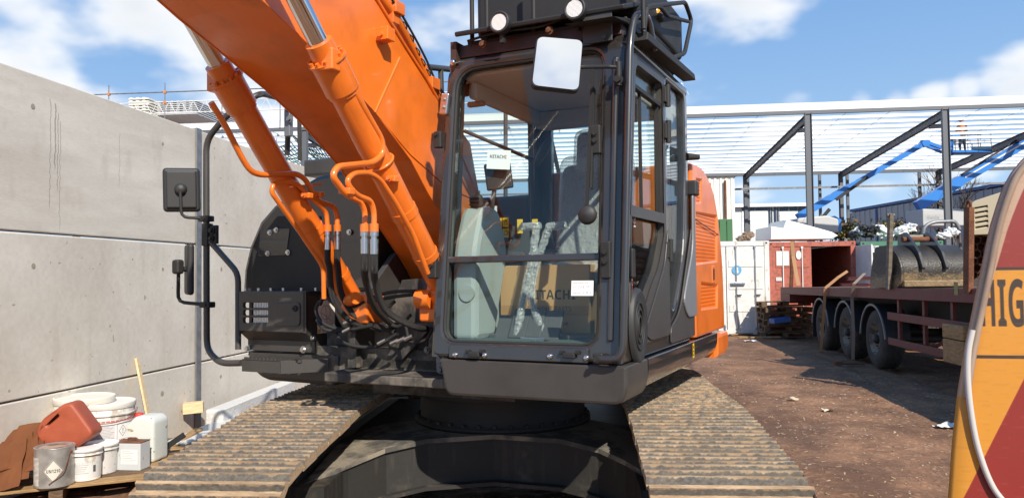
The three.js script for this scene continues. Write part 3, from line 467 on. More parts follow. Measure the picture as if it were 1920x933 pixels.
// big right mirror: its face is set so that it throws the sun at the camera, as in the photograph
{
  const c = K.onZ(1046, 119, .24), corners = [[1008, 68], [1093, 75], [1085, 170], [997, 160]];
  const gw = K.world(...K.onZ(1066, 166, .24)), v = camera.position.clone().sub(gw).normalize(), n = v.clone().add(SUN_DIR).normalize(), ce = K.world(...c);
  const pts = corners.map(([px, py]) => { const d = pixRay(px, py), t = ce.clone().sub(camera.position).dot(n) / d.dot(n); return d.multiplyScalar(t).add(camera.position); });
  const X = pts[1].clone().sub(pts[0]).normalize(), Y = n.clone().cross(X).normalize(), to = p => { const d = p.clone().sub(ce); return [d.dot(X), d.dot(Y)]; };
  const face = pts.map(to).reverse(), grow = (k) => rounded(face.map(([a, b]) => [a * k, b * k]), .035, 6);
  const m4 = new THREE.Matrix4().makeBasis(X, Y, n).setPosition(ce), toLocal = new THREE.Matrix4().makeRotationY(K.yaw).setPosition(K.o).invert().multiply(m4);
  const hs = ex('mirror', [ext(grow(1.03), -.045, 0, 'z', .012).applyMatrix4(toLocal)], M.plastic, EX, { label: 'upright wing mirror in front of the windscreen' });
  part('mirror_glass', [ext(grow(.985), .0005, .002, 'z').applyMatrix4(toLocal)], M.mirror, hs);
  const a = onF(1160, 126, .06); part('mirror_arm', [pipe([[c[0] + .03, c[1], c[2] - .09], [c[0] + .09, c[1], c[2] - .12], [a[0] - .05, a[1] + .005, a[2] + .02], a], .011, .04), rod([a[0], a[1] - .1, a[2]], [a[0], a[1] + .03, a[2]], .016), boltAt(a[0], a[1] - .07, a[2] + .01, .018)], M.blackSatin, hs);
}
// boom
{
  const BX = -1.345, S0 = (px, py) => { const q = K.onX(px, py, BX); return [q[2], q[1]]; };
  const under_ = [[-1.02, 1.70], [-.80, 1.92], [-.55, 2.13], [-.30, 2.32], ...[[770, 300], [735, 253], [700, 207], [640, 143], [560, 66], [492, 2]].map(p => S0(...p)), [1.5, 3.24]];
  const t0 = S0(705, 0), top_ = [[1.05, 3.87], [.75, 3.66], t0, ...[[760, 90], [800, 152], [835, 215]].map(p => S0(...p)), [-.78, 2.55], [-1.10, 2.2], [-1.2, 1.98], [-1.16, 1.79]];
  const bm = ex('boom', [ext([...under_, ...top_], -1.885, BX, 'x', .004)], M.orange);
  // top plate lip along both upper edges, welded doubler plate on the side
  const lipP = top_.slice(0, 8).map(([z, y]) => V(0, y, z));
  for (const x of [BX + .005, -1.89]) part('edge_strip', [clean(new THREE.TubeGeometry(new Poly(lipP.map(p => V(x, p.y + .003, p.z))), 60, .011, 6))], M.orange, bm);
  for (const x of [BX, -1.885]) part('weld_bead', [clean(new THREE.TubeGeometry(new Poly(under_.map(([z, y]) => V(x, y, z))), 80, .006, 6))], M.orange, bm);
  const S = (px, py, x = BX) => { const q = K.onX(px, py, x); return [q[2], q[1]]; };
  part('doubler_plate', [ext(rounded([S(749, 110), S(702, 212), S(768, 290), S(838, 352), S(900, 380), S(880, 268), S(815, 182)], .01, 2), BX - .001, BX + .007, 'x', .003)], M.orange, bm);
  part('edge_bead', [rod([BX + .005, S(748, 108)[1], S(748, 108)[0]], [BX + .005, S(701, 211)[1], S(701, 211)[0]], .007)], M.orange, bm);
  { const a = S(718, 66), b = K.onX(722, 68, BX + .04); part('lug', [box(BX - .005, BX + .085, b[1] - .03, b[1] + .045, b[2] - .035, b[2] + .04, .004), rod([BX + .04, b[1] - .0, b[2] + .02], [BX + .04, b[1], b[2] + .06], .016)], M.orange, bm); }
  // pipe along the upper edge, with clamps and a tied cable
  const pp = [[706, -40], [720, 0], [742, 35], [768, 80], [790, 122], [806, 158], [822, 182], [836, 200], [850, 235]].map(([a, b]) => K.onX(a, b, -1.38));
  const pi = ex('boom_pipe', [hose(pp, .030, 60, 12)], M.orange);
  part('pipe_clamp', [738, 806].map((px, i) => { const q = K.onX(px, [16, 157][i], -1.38); return [box(q[0] - .05, q[0] + .05, q[1] - .04, q[1] + .035, q[2] - .05, q[2] + .05, .006), box(-1.44, -1.35, q[1] - .10, q[1] - .02, q[2] - .02, q[2] + .05, .004)]; }), M.orange, pi);
  const cb = pp.map(([x, y, z]) => [x + .035, y + .022, z - .012]); part('tied_cable', [hose(cb, .0075, 60, 7)], M.rubber, pi);
  part('cable_tie', [[752, 48], [765, 72], [777, 97], [787, 117], [797, 137], [812, 166], [818, 174]].map(([a, b]) => { const q = K.onX(a, b, -1.375); return move(turn(clean(new THREE.TorusGeometry(.036, .004, 5, 16)), .9), ...q); }), M.rubber, pi);

  // two boom cylinders; axis points from the photograph, each in the plane beside its side plate
  const cyl = (x, pts, label, out) => {
    const q = pts.map(([a, b]) => K.onX(a, b, x)), d = V(...q[0]).sub(V(...q[1])).normalize();       // up the axis
    const P = t => V(...q[1]).addScaledVector(d, t).toArray(), head = P(0), L = V(...q[1]).distanceTo(V(...q[2]));
    const c = ex('boom_cylinder', [rod(P(-.17), P(-L), .074, .074, 24), rod(P(-.19), P(-.16), .082, .078, 24), rod(P(-.17), P(.0), .090, .092, 28), rod(P(.0), P(.012), .10, .10, 28), rod(P(.012), P(.10), .072, .070, 24), rod(P(-L + .28), P(-L + .32), .079, .079, 24), rod(P(-L * .62), P(-L * .62 + .05), .079, .079, 24)], M.orange, EX, { label });
    part('piston_rod', [rod(P(.09), P(.95), .0485, .0485, 28)], M.chrome, c);
    const ax = V(...d.toArray()), e1 = V(1, 0, 0).cross(ax).normalize(), e2 = ax.clone().cross(e1);
    for (let k = 0; k < 12; k++) { const a = k / 12 * Math.PI * 2, o = V(...P(.012)).addScaledVector(e1, .085 * Math.cos(a)).addScaledVector(e2, .085 * Math.sin(a)); part('cap_bolt', [rod(o.toArray(), o.clone().addScaledVector(ax, .018).toArray(), .011, .011, 8)], M.orange, c); }
    const f = P(-L - .02); part('foot_eye', [turn(clean(new THREE.CylinderGeometry(.11, .11, .13, 24)), 0, 0, Math.PI / 2).translate(...f)], M.orange, c);
    part('pipe_port', [move(boxc(.07, .11, .07, .01), ...V(...P(-.06)).addScaledVector(V(...out), .095).toArray())], M.orange, c);
    return [c, P];
  };
  const [cr, PR] = cyl(-1.215, [[557, 0], [614, 113], [830, 548]], 'boom cylinder next to the cab', [.5, .3, .8]);
  const [cl, PL] = cyl(-2.03, [[338, 0], [424, 150], [676, 566]], 'boom cylinder away from the cab', [-.4, .3, .85]);
  // orange pipes: pixel paths in planes just proud of the cylinders
  const path = (pts, x) => pts.map(([a, b]) => K.onX(a, b, x));
  const pr = ex('cylinder_pipe', [pipe(path([[655, 145], [672, 185], [716, 262], [718, 288], [700, 305], [632, 312], [622, 330], [645, 360], [655, 368]], -1.145), .017, .05),
    pipe(path([[655, 368], [676, 378], [684, 395], [684, 430]], -1.24), .015, .04), pipe(path([[802, 512], [775, 440], [742, 380], [712, 335], [690, 323], [662, 325], [648, 340], [668, 366], [695, 376], [701, 395], [701, 430]], -1.15), .015, .05)], M.orange);
  part('pipe_clamp', [[650, 358, -1.15], [735, 335, -1.15]].map(([a, b, x]) => { const q = K.onX(a, b, x); return [move(turn(boxc(.07, .035, .05, .008), 0, 0, -.1), ...q), boltAt(q[0], q[1], q[2] + .03, .012)]; }), M.orange, pr);
  part('clamp_band', [clean(new THREE.TorusGeometry(.08, .009, 6, 24))].map(g => { g.applyQuaternion(new THREE.Quaternion().setFromUnitVectors(V(0, 0, 1), V(...PR(1)).sub(V(...PR(0))).normalize())); return g.translate(...PR(-.62)); }), M.orange, pr);
  const plp = ex('cylinder_pipe', [pipe(path([[395, 192], [420, 232], [455, 300], [470, 322], [490, 328], [555, 325], [572, 335], [590, 370], [600, 378], [625, 386], [632, 402], [632, 430]], -1.93), .017, .06),
    pipe(path([[607, 560], [606, 500], [560, 432], [508, 360], [512, 344], [545, 340], [562, 348], [575, 365], [600, 385], [612, 398], [614, 430]], -1.93), .015, .05)], M.orange);
  part('pipe_clamp', [[575, 366], [596, 364]].map(([a, b]) => { const q = K.onX(a, b, -1.92); return [move(turn(boxc(.07, .035, .045, .008), 0, 0, -.1), ...q), boltAt(q[0], q[1], q[2] + .028, .012)]; }), M.orange, plp);
  part('bracket_bar', [[545, 350, 600, 345, -1.95]].map(([a, b, c, d, x]) => bar(K.onX(a, b, x), K.onX(c, d, x), .03, .012)), M.orange, plp);
  // hoses with crimped fittings
  const run = [[614, 430, -1.93, [[617, 500], [625, 560], [655, 600], [715, 618]]], [632, 430, -1.93, [[634, 505], [640, 550], [670, 595], [740, 622]]], [683, 430, -1.24, [[684, 520], [702, 575], [738, 612]]], [701, 430, -1.15, [[703, 525], [722, 580], [775, 612], [800, 616]]]];
  run.forEach(([a, b, x, pts], i) => {
    const t = K.onX(a, b, x), z0 = t[2], n = pts.length, ctl = [[t[0], t[1] - .12, t[2]], [t[0], t[1] - .2, t[2]], ...pts.map(([p, q], k) => K.onZ(p, q, z0 + (-.30 - z0) * Math.pow((k + 1) / n, 1.6)))];
    const h = ex('hydraulic_hose', [hose(ctl, .0195, 48, 10)], M.hoseRubber);
    part('collar', [rod([t[0], t[1] + .03, t[2]], [t[0], t[1] - .012, t[2]], .024, .024, 12)], M.orange, h);
part('fitting', [rod([t[0], t[1] - .012, t[2]], [t[0], t[1] - .035, t[2]], .023, .023, 6), rod([t[0], t[1] - .035, t[2]], [t[0], t[1] - .05, t[2]], .016, .016, 12), rod([t[0], t[1] - .05, t[2]], [t[0], t[1] - .072, t[2]], .022, .022, 6), rod([t[0], t[1] - .072, t[2]], [t[0], t[1] - .128, t[2]], .0205, .0205, 16)], M.zinc, h);
  });
  const sm = (pts, r = .012, z = -.22) => hose(pts.map(([a, b, dz = 0]) => K.onZ(a, b, z + dz)), r, 40, 8);
  ex('pilot_hose', [sm([[598, 565], [592, 580], [605, 605, .04], [640, 618], [700, 610]]), sm([[600, 570], [608, 556, .05], [640, 585, .05], [660, 605]]), sm([[594, 600, .03], [610, 618, .07], [648, 618], [665, 600]]), sm([[625, 610], [640, 640, .05], [700, 650], [745, 625]]), sm([[690, 560], [730, 548], [790, 545]], .011), sm([[690, 566], [740, 556], [795, 550]], .011), sm([[740, 565], [715, 590], [745, 612], [770, 590]], .011), sm([[760, 610], [770, 640], [800, 635], [810, 615]], .010), sm([[648, 565], [662, 575], [684, 565]], .009)], M.rubber);
  for (const [a, b] of [[740, 640], [752, 636], [766, 632], [716, 640], [650, 618], [652, 602]]) { const q = K.onZ(a, b, -.2); ex('hose_coupling', [rod([q[0] - .03, q[1] - .015, q[2]], [q[0] + .03, q[1] + .012, q[2]], .013, .013, 8)], M.zinc); }
  const mq = K.onZ(664, 578, -.22); ex('valve_block', [box(mq[0] - .10, mq[0] + .10, mq[1] - .10, mq[1] + .09, mq[2] - .2, mq[2], .02), rod([mq[0] - .05, mq[1] + .05, mq[2]], [mq[0] + .05, mq[1] + .07, mq[2] + .05], .04)], M.orange);
  const m2 = K.onZ(797, 570, -.18); ex('cylinder_pin_boss', [box(m2[0] - .05, m2[0] + .08, m2[1] - .11, m2[1] + .08, m2[2] - .25, m2[2], .02), turn(clean(new THREE.CylinderGeometry(.06, .06, .1, 20)), 0, 0, Math.PI / 2).translate(m2[0], m2[1] + .03, m2[2])], M.orange);
}
// boom foot brackets and the bay between cab and tank
{
  const fb = ex('foot_bracket', [ext(rounded([[-1.1, 1.33], [-.25, 1.33], [-.3, 1.6], [-.75, 1.98], [-1.05, 1.98]], .06), -1.335, -1.29, 'x', .006), ext(rounded([[-1.1, 1.33], [-.25, 1.33], [-.3, 1.6], [-.75, 1.98], [-1.05, 1.98]], .06), -1.94, -1.895, 'x', .006), box(-2.25, -1.16, 1.26, 1.9, -1.15, -1.1)], M.charcoal);
  part('slanted_plate', [ext([[K.onZ(715, 560, -.5)[0], 1.33], [K.onZ(700, 640, -.5)[0], 1.33], [K.onZ(745, 510, -.5)[0], 1.78], [K.onZ(815, 490, -.5)[0], 1.80], [-1.17, 1.33]].map(p => p), -.62, -.55, 'z', .005)], M.dustyBlack, fb);
  part('tow_bracket', [box(-1.32, -1.24, 1.22, 1.46, -.36, -.33, .004), boltAt(-1.28, 1.28, -.32, .02), boltAt(-1.28, 1.25 - .03, -.32, .018), boltAt(-1.43, 1.33, -.40, .014), boltAt(-1.18, 1.33, -.40, .014)], M.steelGrey, fb);
  part('cross_plate', [box(-2.3, -1.1, 1.2, 1.45, -.56, -.48), box(-1.75, -1.45, 1.26, 1.5, -.48, -.44, .01), box(-2.02, -1.95, 1.2, 1.7, -.5, -.35), turn(boxc(.05, .35, .05), 0, 0, -.8).translate(-1.5, 1.4, -.4)], M.dustyBlack, fb);
}
// fuel tank side: lower box with lamp grille, step, rounded bottom, tall rounded cover
{
  const z1 = -.30, a = K.onZ(447, 546, z1), b = K.onZ(573, 545, z1), x0 = a[0], x1 = b[0], yT = a[1], yB = 1.285;
  const hole = [572, 586, 600].map((py, i) => { const q0 = K.onZ(455, py, z1), q1 = K.onZ(502, py, z1), hh = .019; return rounded([[q0[0], q0[1] - hh], [q1[0], q1[1] - hh], [q1[0], q1[1] + hh], [q0[0], q0[1] + hh]], .017, 4); });
  const lid = [[515, 568], [563, 566], [563, 611], [515, 612]].map(([p, q]) => { const k = K.onZ(p, q, z1); return [k[0], k[1]]; });
  const yS = K.onZ(500, 622, z1)[1], yS2 = K.onZ(500, 640, z1)[1];
  const bx = ex('tool_box', [ext([[x0, yS], [x1, yS], [x1, yT], [x0, yT]], z1 - .03, z1, 'z', .006, hole), ext([[z1, yS], [z1 - .09, yS2], [z1 - .09, yB], [z1 - .8, yB], [z1 - .8, yT], [z1, yT]], x1 - .03, x1, 'x', .004), ext([[z1, yS], [z1 - .09, yS2], [z1 - .13, yS2], [z1 - .03, yS]], x0, x1 - .03, 'x'), box(x0, x1 - .03, yB, yS2, z1 - .12, z1 - .09), box(x0, x1, yT - .03, yT, z1 - .8, z1 - .03), box(x0, x0 + .03, yB, yT, z1 - .8, z1 - .1)], M.charcoal);
  part('lamp', [box(x0 + .09, x0 + .29, yT - .24, yT - .06, z1 - .07, z1 - .045, .008)], std([.8, .8, .8], .25, .6, { bumpMap: tex(64, u => .5 + .5 * Math.sin(u * 16 * Math.PI), false, .12), bumpScale: .004 }), bx);
  part('filler_lid', [ext(rounded(lid, .03, 4), z1 - .004, z1 + .009, 'z', .004)], M.charcoal, bx);
  const lk = K.onZ(553, 578, z1 + .01); part('lock', [turn(lathe([[.008, .01], [.018, .012], [.022, 0]], 20), Math.PI / 2).translate(...lk), boltAt(lk[0], lk[1], lk[2] - .004, .007)], M.blackSatin, bx);
  part('box_bolt', [[465, 653], [569, 655]].map(([p, q]) => { const k = K.onZ(p, q, z1 - .09); return boltAt(k[0], k[1], z1 - .085, .016); }).concat([[586, 634], [616, 652], [635, 632]].map(([p, q]) => { const k = K.onX(p, q, x1); return boltAt(x1 + .002, k[1], k[2], .015, 'x'); })), M.bolt, bx);
  part('edge_bolt', [460, 485, 508, 531, 565, 592].map(p => { const k = K.onZ(p, 541, z1 - .2); return move(clean(new THREE.CylinderGeometry(.013, .013, .02, 8)), k[0], yT + .01, k[2]); }), M.bolt, bx);
  const lab = canvasTex(128, 160, (c, w, h) => { c.fillStyle = '#e9e6da'; c.fillRect(0, 0, w, h); c.strokeStyle = '#444'; c.lineWidth = 2; c.beginPath(); c.arc(60, 60, 34, 0, 7); c.moveTo(30, 60); c.lineTo(95, 100); c.moveTo(60, 30); c.lineTo(70, 120); c.stroke(); c.fillStyle = '#d5a514'; c.fillRect(4, 138, 20, 18); c.fillStyle = '#777'; for (let i = 0; i < 4; i++) c.fillRect(30, 132 + i * 6, 80, 2); });
  const lq = K.onX(611, 593, x1 + .002); part('lubrication_label', [clean(new THREE.PlaneGeometry(.19, .23)).rotateY(Math.PI / 2).translate(x1 + .0035, lq[1], lq[2])], std([1, 1, 1], .5, 0, { map: lab }), bx, { uv: true });
  // rounded belly
  const bel = rounded([[x0 - .02, 1.275], [x0 - .01, 1.18], [x0 + .12, 1.07], [x1 + .18, 1.06], [x1 + .20, 1.275]], [.01, .1, .14, .05, .01], 7);
  ex('tank_belly', [ext(bel, z1 - .85, z1 - .10, 'z', .03)], M.charcoal);
  // step: folded plate with punched holes and a toothed front edge
  const s0 = K.onZ(457, 672, z1 + .12), s1 = K.onZ(529, 672, z1 + .12), y = s0[1], holes = []; for (let i = 0; i < 5; i++) for (const r of [0, 1]) holes.push(rounded([...Array(6)].map((_, k) => [s0[0] + .06 + i * .085 + r * .04 + .017 * Math.cos(k * 1.047), z1 - .0 + .06 * r - .0 + .017 * Math.sin(k * 1.047)]), .004, 2));
  const st = ex('step', [ext([[s0[0], z1 + .14], [s1[0], z1 + .14], [s1[0] + .22, z1 - .08], [s0[0], z1 - .08]], y - .008, y, 'y', 0, holes), box(s0[0], s1[0], y - .085, y - .002, z1 + .132, z1 + .14), bar([s1[0], y - .045, z1 + .136], [s1[0] + .22, y - .045, z1 - .08], .008, .085)], M.charcoal);
  const teeth = []; for (let i = 0; i < 9; i++) teeth.push(box(s0[0] + .02 + i * (s1[0] - s0[0] - .04) / 9, s0[0] + .02 + (i + .55) * (s1[0] - s0[0] - .04) / 9, y, y + .014, z1 + .125, z1 + .14)); part('tooth_edge', teeth, M.charcoal, st);
  // tall rounded cover behind
  const z2 = -.62, o = [[453, 548], [456, 505], [466, 462], [486, 415], [512, 385], [545, 358], [592, 330], [640, 318], [705, 318], [705, 548]].map(([p, q]) => { const k = K.onZ(p, q, z2); return [k[0], k[1]]; });
  const cv = ex('tank_cover', [ext(o, z2 - 1.6, z2, 'z', .035)], M.black);
  const inner = [[470, 548], [473, 505], [482, 470], [500, 432], [520, 405], [602, 405], [612, 548]].map(([p, q]) => { const k = K.onZ(p, q, z2); return [k[0], k[1]]; });
  part('access_panel', [ext(inner, z2 - .01, z2 + .006, 'z', .003)], M.blackSatin, cv);
  part('hatch', [ext(rounded([[490, 430], [545, 428], [538, 478], [486, 480]].map(([p, q]) => { const k = K.onZ(p, q, z2); return [k[0], k[1]]; }), .015), z2 + .006, z2 + .012, 'z', .002)], M.black, cv);
  part('cover_bolt', [[506, 436], [518, 431], [502, 475], [540, 473], [655, 435]].map(([p, q]) => { const k = K.onZ(p, q, z2 + .01); return boltAt(k[0], k[1], k[2] + .004, .013); }), M.bolt, cv);
  const hz = -.9, tp = [[568, 330], [568, 300], [640, 292], [660, 325]].map(([p, q]) => { const k = K.onZ(p, q, hz); return [k[0], k[1]]; }); ex('filter_cover', [ext(tp, hz - .6, hz, 'z', .02)], M.charcoal);
  // handrail, lower rail, clamps
  const H = (p, q, z = -.40) => K.onZ(p, q, z);
  const hr = ex('side_handrail', [pipe([H(452, 680, -.30), H(412, 681, -.32), H(387, 655), H(386, 262), H(428, 212), H(486, 174, -.5), H(525, 184, -.9), H(541, 200, -1.2), H(538, 290, -1.3)], .0235, .09, 12), pipe([H(392, 452), H(402, 462), H(446, 512, -.34), H(446, 655, -.3)], .0215, .07, 12), pipe([H(486, 176, -.5), H(560, 182, -1.6), H(562, 300, -1.7)], .02, .08)], M.charcoal);
  for (const [p, q] of [[386, 410], [388, 571]]) { const k = H(p, q); part('clamp', [box(k[0] - .05, k[0] + .05, k[1] - .022, k[1] + .022, k[2] - .035, k[2] + .035, .008), boltAt(k[0] + .02, k[1], k[2] + .036, .009)], M.blackSatin, hr); }
  { const k = H(388, 440); part('hinge_plate', [box(k[0] - .03, k[0] + .03, k[1] - .085, k[1] + .085, k[2] - .03, k[2] + .03, .006), box(k[0], k[0] + .10, k[1] - .07, k[1] + .07, k[2] - .02, k[2] + .01, .006), boltAt(k[0] + .065, k[1] + .03, k[2] + .02, .018), boltAt(k[0] + .06, k[1] - .03, k[2] + .02, .015)], M.blackSatin, hr); }
  { const k = H(540, 225, -1.2); part('latch', [box(k[0] - .03, k[0] + .03, k[1] - .14, k[1] + .10, k[2] - .03, k[2] + .02, .006), boltAt(k[0] + .04, k[1], k[2] + .03, .02)], M.steelGrey, hr); }
  // upper mirror seen from behind, lower mirror edge-on
  const mc = H(340, 356, -.34), up = ex('mirror', [move(turn(boxc(.265, .335, .06, .029), .03, .75, 0), ...mc), move(turn(boxc(.215, .285, .03, .014), .03, .75, 0), mc[0] + .022, mc[1], mc[2] + .022)], M.plastic, EX, { label: 'rectangular wing mirror seen from behind on the handrail' });
  part('swivel_joint', [turn(turn(lathe([[0, .04], [.024, .038], [.04, .024], [.046, 0]], 24), Math.PI / 2), 0, .75, 0).translate(mc[0] + .03, mc[1], mc[2] + .035)], M.plastic, up);
  part('mirror_arm', [pipe([[mc[0] + .06, mc[1] - .02, mc[2] + .065], [mc[0] + .065, mc[1] - .215, mc[2] + .06], H(386, 409)], .0115, .05)], M.blackSatin, up);
  const lm = H(354, 505, -.42), lo = ex('mirror', [move(turn(boxc(.24, .39, .05, .024), 0, -.62, 0), ...lm)], M.plastic, EX, { label: 'lower wing mirror turned edge-on beside the steel post' });
  part('mirror_arm', [pipe([H(334, 505, -.34), H(333, 566, -.36), H(388, 571)], .0135, .06), move(boxc(.07, .11, .07, .02), ...H(333, 500, -.33)), rod(H(333, 503, -.33), H(350, 505, -.40), .02)], M.blackSatin, lo);
}
// engine covers and counterweight
{
  const S = (px, py) => { const q = K.onX(px, py, 0); return [q[2], q[1]]; };
  const o = [S(1291, 308), S(1312, 309), S(1332, 336), S(1343, 395), S(1352, 500), S(1356, 618), S(1304, 634), S(1299, 500)].map(p => p);
  o[0] = [-1.68, 2.60]; const cover = rounded([[-1.69, 2.60], [-2.10, 2.61], [-2.48, 2.50], [-2.70, 2.25], [-2.84, 1.85], [-2.87, 1.335], [-1.735, 1.335]], [.03, .12, .18, .2, .15, .05, .02], 5);
  const rects = [[1303, 338, 1313, 378], [1316, 345, 1330, 385], [1303, 401, 1342, 492], [1313, 532, 1343, 577]];
  const win = rects.map(([a, b, c, d]) => { const p0 = S(a, b), p1 = S(c, b + (c - a) * .16), p2 = S(c, d - (c - a) * .12), p3 = S(a, d); return [p0, p1, p2, p3]; });
  const eng = ex('engine_cover', [ext(cover, -.06, .012, 'x', .02, win), ext(cover, -1.3, -.07, 'x', .04)], M.orange);
  // pressed mesh in the openings
  for (const w of win) { const zs = w.map(p => p[0]), ys = w.map(p => p[1]), z0 = Math.min(...zs) - .01, z1 = Math.max(...zs) + .01, y0 = Math.min(...ys) - .01, y1 = Math.max(...ys) + .01, gs = []; for (let y = y0; y < y1; y += .028) gs.push(box(-.010, 0, y, y + .010, z0, z1)); for (let z = z0; z < z1; z += .034) gs.push(box(-.012, -.002, y0, y1, z, z + .012)); part('vent_grille', gs, M.orange, eng); part('vent_backing', [box(-.066, -.06, y0, y1, z0, z1)], M.rubber, eng); }
  const sp = S(1300, 391); part('panel_seam', [bar([.0135, 2.20, -1.70], [.0135, 2.12, -2.66], .002, .008)], M.rubber, eng);
  const h = S(1335, 514), lt = part('latch_pocket', [box(.006, .016, h[1] - .07, h[1] + .07, h[0] - .05, h[0] + .05, .006)], M.orange, eng); part('latch_slot', [box(.014, .019, h[1] - .045, h[1] + .045, h[0] - .025, h[0] + .025, .004)], M.rubber, lt);
  ex('hood', [ext(rounded([[-.5, 1.33], [-.5, 2.45], [-2.9, 2.45], [-2.9, 1.33]], .12, 5), -2.9, -1.75, 'z', .03)], M.charcoal);
  ex('counterweight', [ext(rounded([[-2.9, -2.92], [-.12, -2.92], [-.35, -3.5], [-2.65, -3.5]], [.05, .05, .3, .3], 6), 1.15, 2.35, 'y', .05)], M.charcoal);
  // hand rails over the hood, left of the cab
  ex('hood_rail', [pipe([K.onX(760, 122, -1.6), K.onX(848, 130, -1.6), K.onX(900, 150, -1.8)], .022, .05), rod(K.onX(826, 130, -1.6), K.onX(829, 215, -1.6), .02), pipe([K.onX(948, 190, -1.9), K.onX(948, 470, -1.9)], .02)], M.charcoal);
}
// cab interior
{
  const Z = (px, py, z) => K.onZ(px, py, z);
  ex('cab_floor', [box(-1.10, -.06, 1.39, 1.405, -1.5, -.09), box(-1.08, -.6, 1.405, 1.43, -.30, -.10, .006), box(-.5, -.08, 1.405, 1.43, -.30, -.10, .006)], M.floormat);
  const con = ex('console', [ext(rounded([[-.16, 1.42], [-.42, 1.42], [-.62, 1.95], [-.50, 2.22], [-.30, 2.24], [-.17, 1.95]], [.04, .04, .08, .08, .09, .12], 6), -1.105, -.94, 'x', .035)], M.console);
  part('side_trim', [ext(rounded([[-.3, 1.42], [-1.5, 1.42], [-1.5, 1.86], [-.8, 1.80], [-.5, 1.6]], .05), -1.11, -1.0, 'x', .01)], M.console, con);
  { const q = [-1.02, 2.26, -.33]; part('air_vent', [move(turn(boxc(.10, .085, .05, .03), .2, -.3, 0), ...q), ...[-.022, 0, .022].map(d => move(turn(boxc(.085, .006, .01), .2, -.3, 0), q[0], q[1] + d, q[2] + .03))], M.plastic, con); }
  part('cup_holder', [move(turn(clean(new THREE.CylinderGeometry(.05, .05, .03, 24)), Math.PI / 2), -1.0, 1.70, -.17)], M.console, con);
  part('arm_console', [box(-.98, -.80, 1.80, 1.98, -1.25, -.62, .05), box(-.30, -.14, 1.80, 1.98, -1.25, -.62, .05)], M.interior, con);
  const seat = ex('seat', [box(-.83, -.29, 1.72, 1.86, -1.22, -.68, .06), turn(boxc(.50, .72, .14, .06), -.16).translate(-.56, 2.22, -1.22), box(-.72, -.40, 1.42, 1.72, -1.15, -.75, .03)], std([.07, .07, .075], .9));
  part('headrest', [turn(boxc(.29, .30, .12, .055), -.12).translate(-.56, 2.66, -1.27)], std([.08, .08, .085], .9), seat);
  part('plastic_cover', [turn(boxc(.54, .80, .18, .08), -.16).translate(-.56, 2.25, -1.22), turn(boxc(.33, .34, .16, .07), -.12).translate(-.56, 2.66, -1.27), box(-.86, -.26, 1.70, 1.89, -1.24, -.64, .08)], M.film, seat);
  // travel levers wrapped in film, pedals
  for (const [p, lab] of [[[[1006, 424], [1000, 470], [985, 545], [968, 628]], 0], [[[1030, 424], [1005, 500], [997, 560], [1022, 628]], 1]]) {
    const zs = [-.42, -.40, -.37, -.33], pts = p.map(([a, b], i) => Z(a, b, zs[i] - lab * .02)); const lv = ex('travel_lever', [hose(pts, .013, 30, 8), rod(pts[0], [pts[0][0] + (lab ? .12 : -.10), pts[0][1] + .01, pts[0][2]], .016)], M.interior);
    const wrap = hose(pts, .024, 60, 10), pa = wrap.attributes.position; for (let i = 0; i < pa.count; i++) { const n = 1 + 0 * i; pa.setXYZ(i, pa.getX(i) + .007 * fbm3(pa.getX(i) * 30, pa.getY(i) * 45, lab * 5, 3), pa.getY(i), pa.getZ(i) + .012 * fbm3(pa.getX(i) * 40, pa.getY(i) * 45, 3 + lab * 5, 3)); } wrap.computeVertexNormals();
    part('plastic_wrap', [wrap, move(turn(boxc(.14, .05, .06, .02), 0, 0, .05), pts[0][0] + (lab ? .05 : -.04), pts[0][1], pts[0][2])], M.film, lv);
  }
  for (const [a, b, w] of [[945, 612, .10], [975, 600, .11], [1005, 598, .10], [1035, 604, .12]]) { const q = Z(a, b, -.36); ex('pedal', [turn(boxc(w, .20, .02, .006), -.55).translate(q[0], q[1] - .02, q[2]), box(q[0] - .02, q[0] + .02, 1.4, q[1], q[2] - .1, q[2] - .03)], M.interior); }
  ex('pedal_base', [box(-.95, -.15, 1.405, 1.45, -.55, -.33, .01)], M.interior);
  ex('pedal_plate', [box(-.70, -.55, 1.41, 1.44, -.30, -.26, .003)], M.zinc);
  // monitor, warning labels, hanging card, dome lamp
  const mq = Z(935, 330, -.52), mo = ex('monitor', [move(turn(boxc(.17, .17, .05, .012), .1, .35, .08), ...mq), rod([mq[0] - .03, mq[1] - .07, mq[2]], [-1.05, 2.05, -.55], .015)], M.plastic);
  const tagq = Z(935, 299, -.45), ct = canvasTex(256, 180, (c, w, h) => { c.fillStyle = '#eef0f2'; c.fillRect(0, 0, w, h); c.fillStyle = '#20242a'; c.font = 'bold 46px sans-serif'; c.fillText('HITACHI', 26, 80); }); part('hanging_card', [clean(new THREE.PlaneGeometry(.15, .12)).rotateY(.25).rotateZ(-.08).translate(...tagq)], std([1, 1, 1], .6, 0, { map: ct }), mo, { uv: true });
  const wl = canvasTex(256, 256, (c, w, h) => { c.fillStyle = '#2b2a28'; c.fillRect(0, 0, w, h); for (let i = 0; i < 3; i++) for (let j = 0; j < 2; j++) { c.fillStyle = '#e5b51f'; c.fillRect(8 + i * 82, 20 + j * 118, 74, 100); c.strokeStyle = '#222'; c.lineWidth = 6; c.beginPath(); if ((i + j) % 2) { c.arc(45 + i * 82, 70 + j * 118, 22, 0, 7); } else { c.moveTo(45 + i * 82, 42 + j * 118); c.lineTo(68 + i * 82, 92 + j * 118); c.lineTo(22 + i * 82, 92 + j * 118); c.closePath(); } c.stroke(); } });
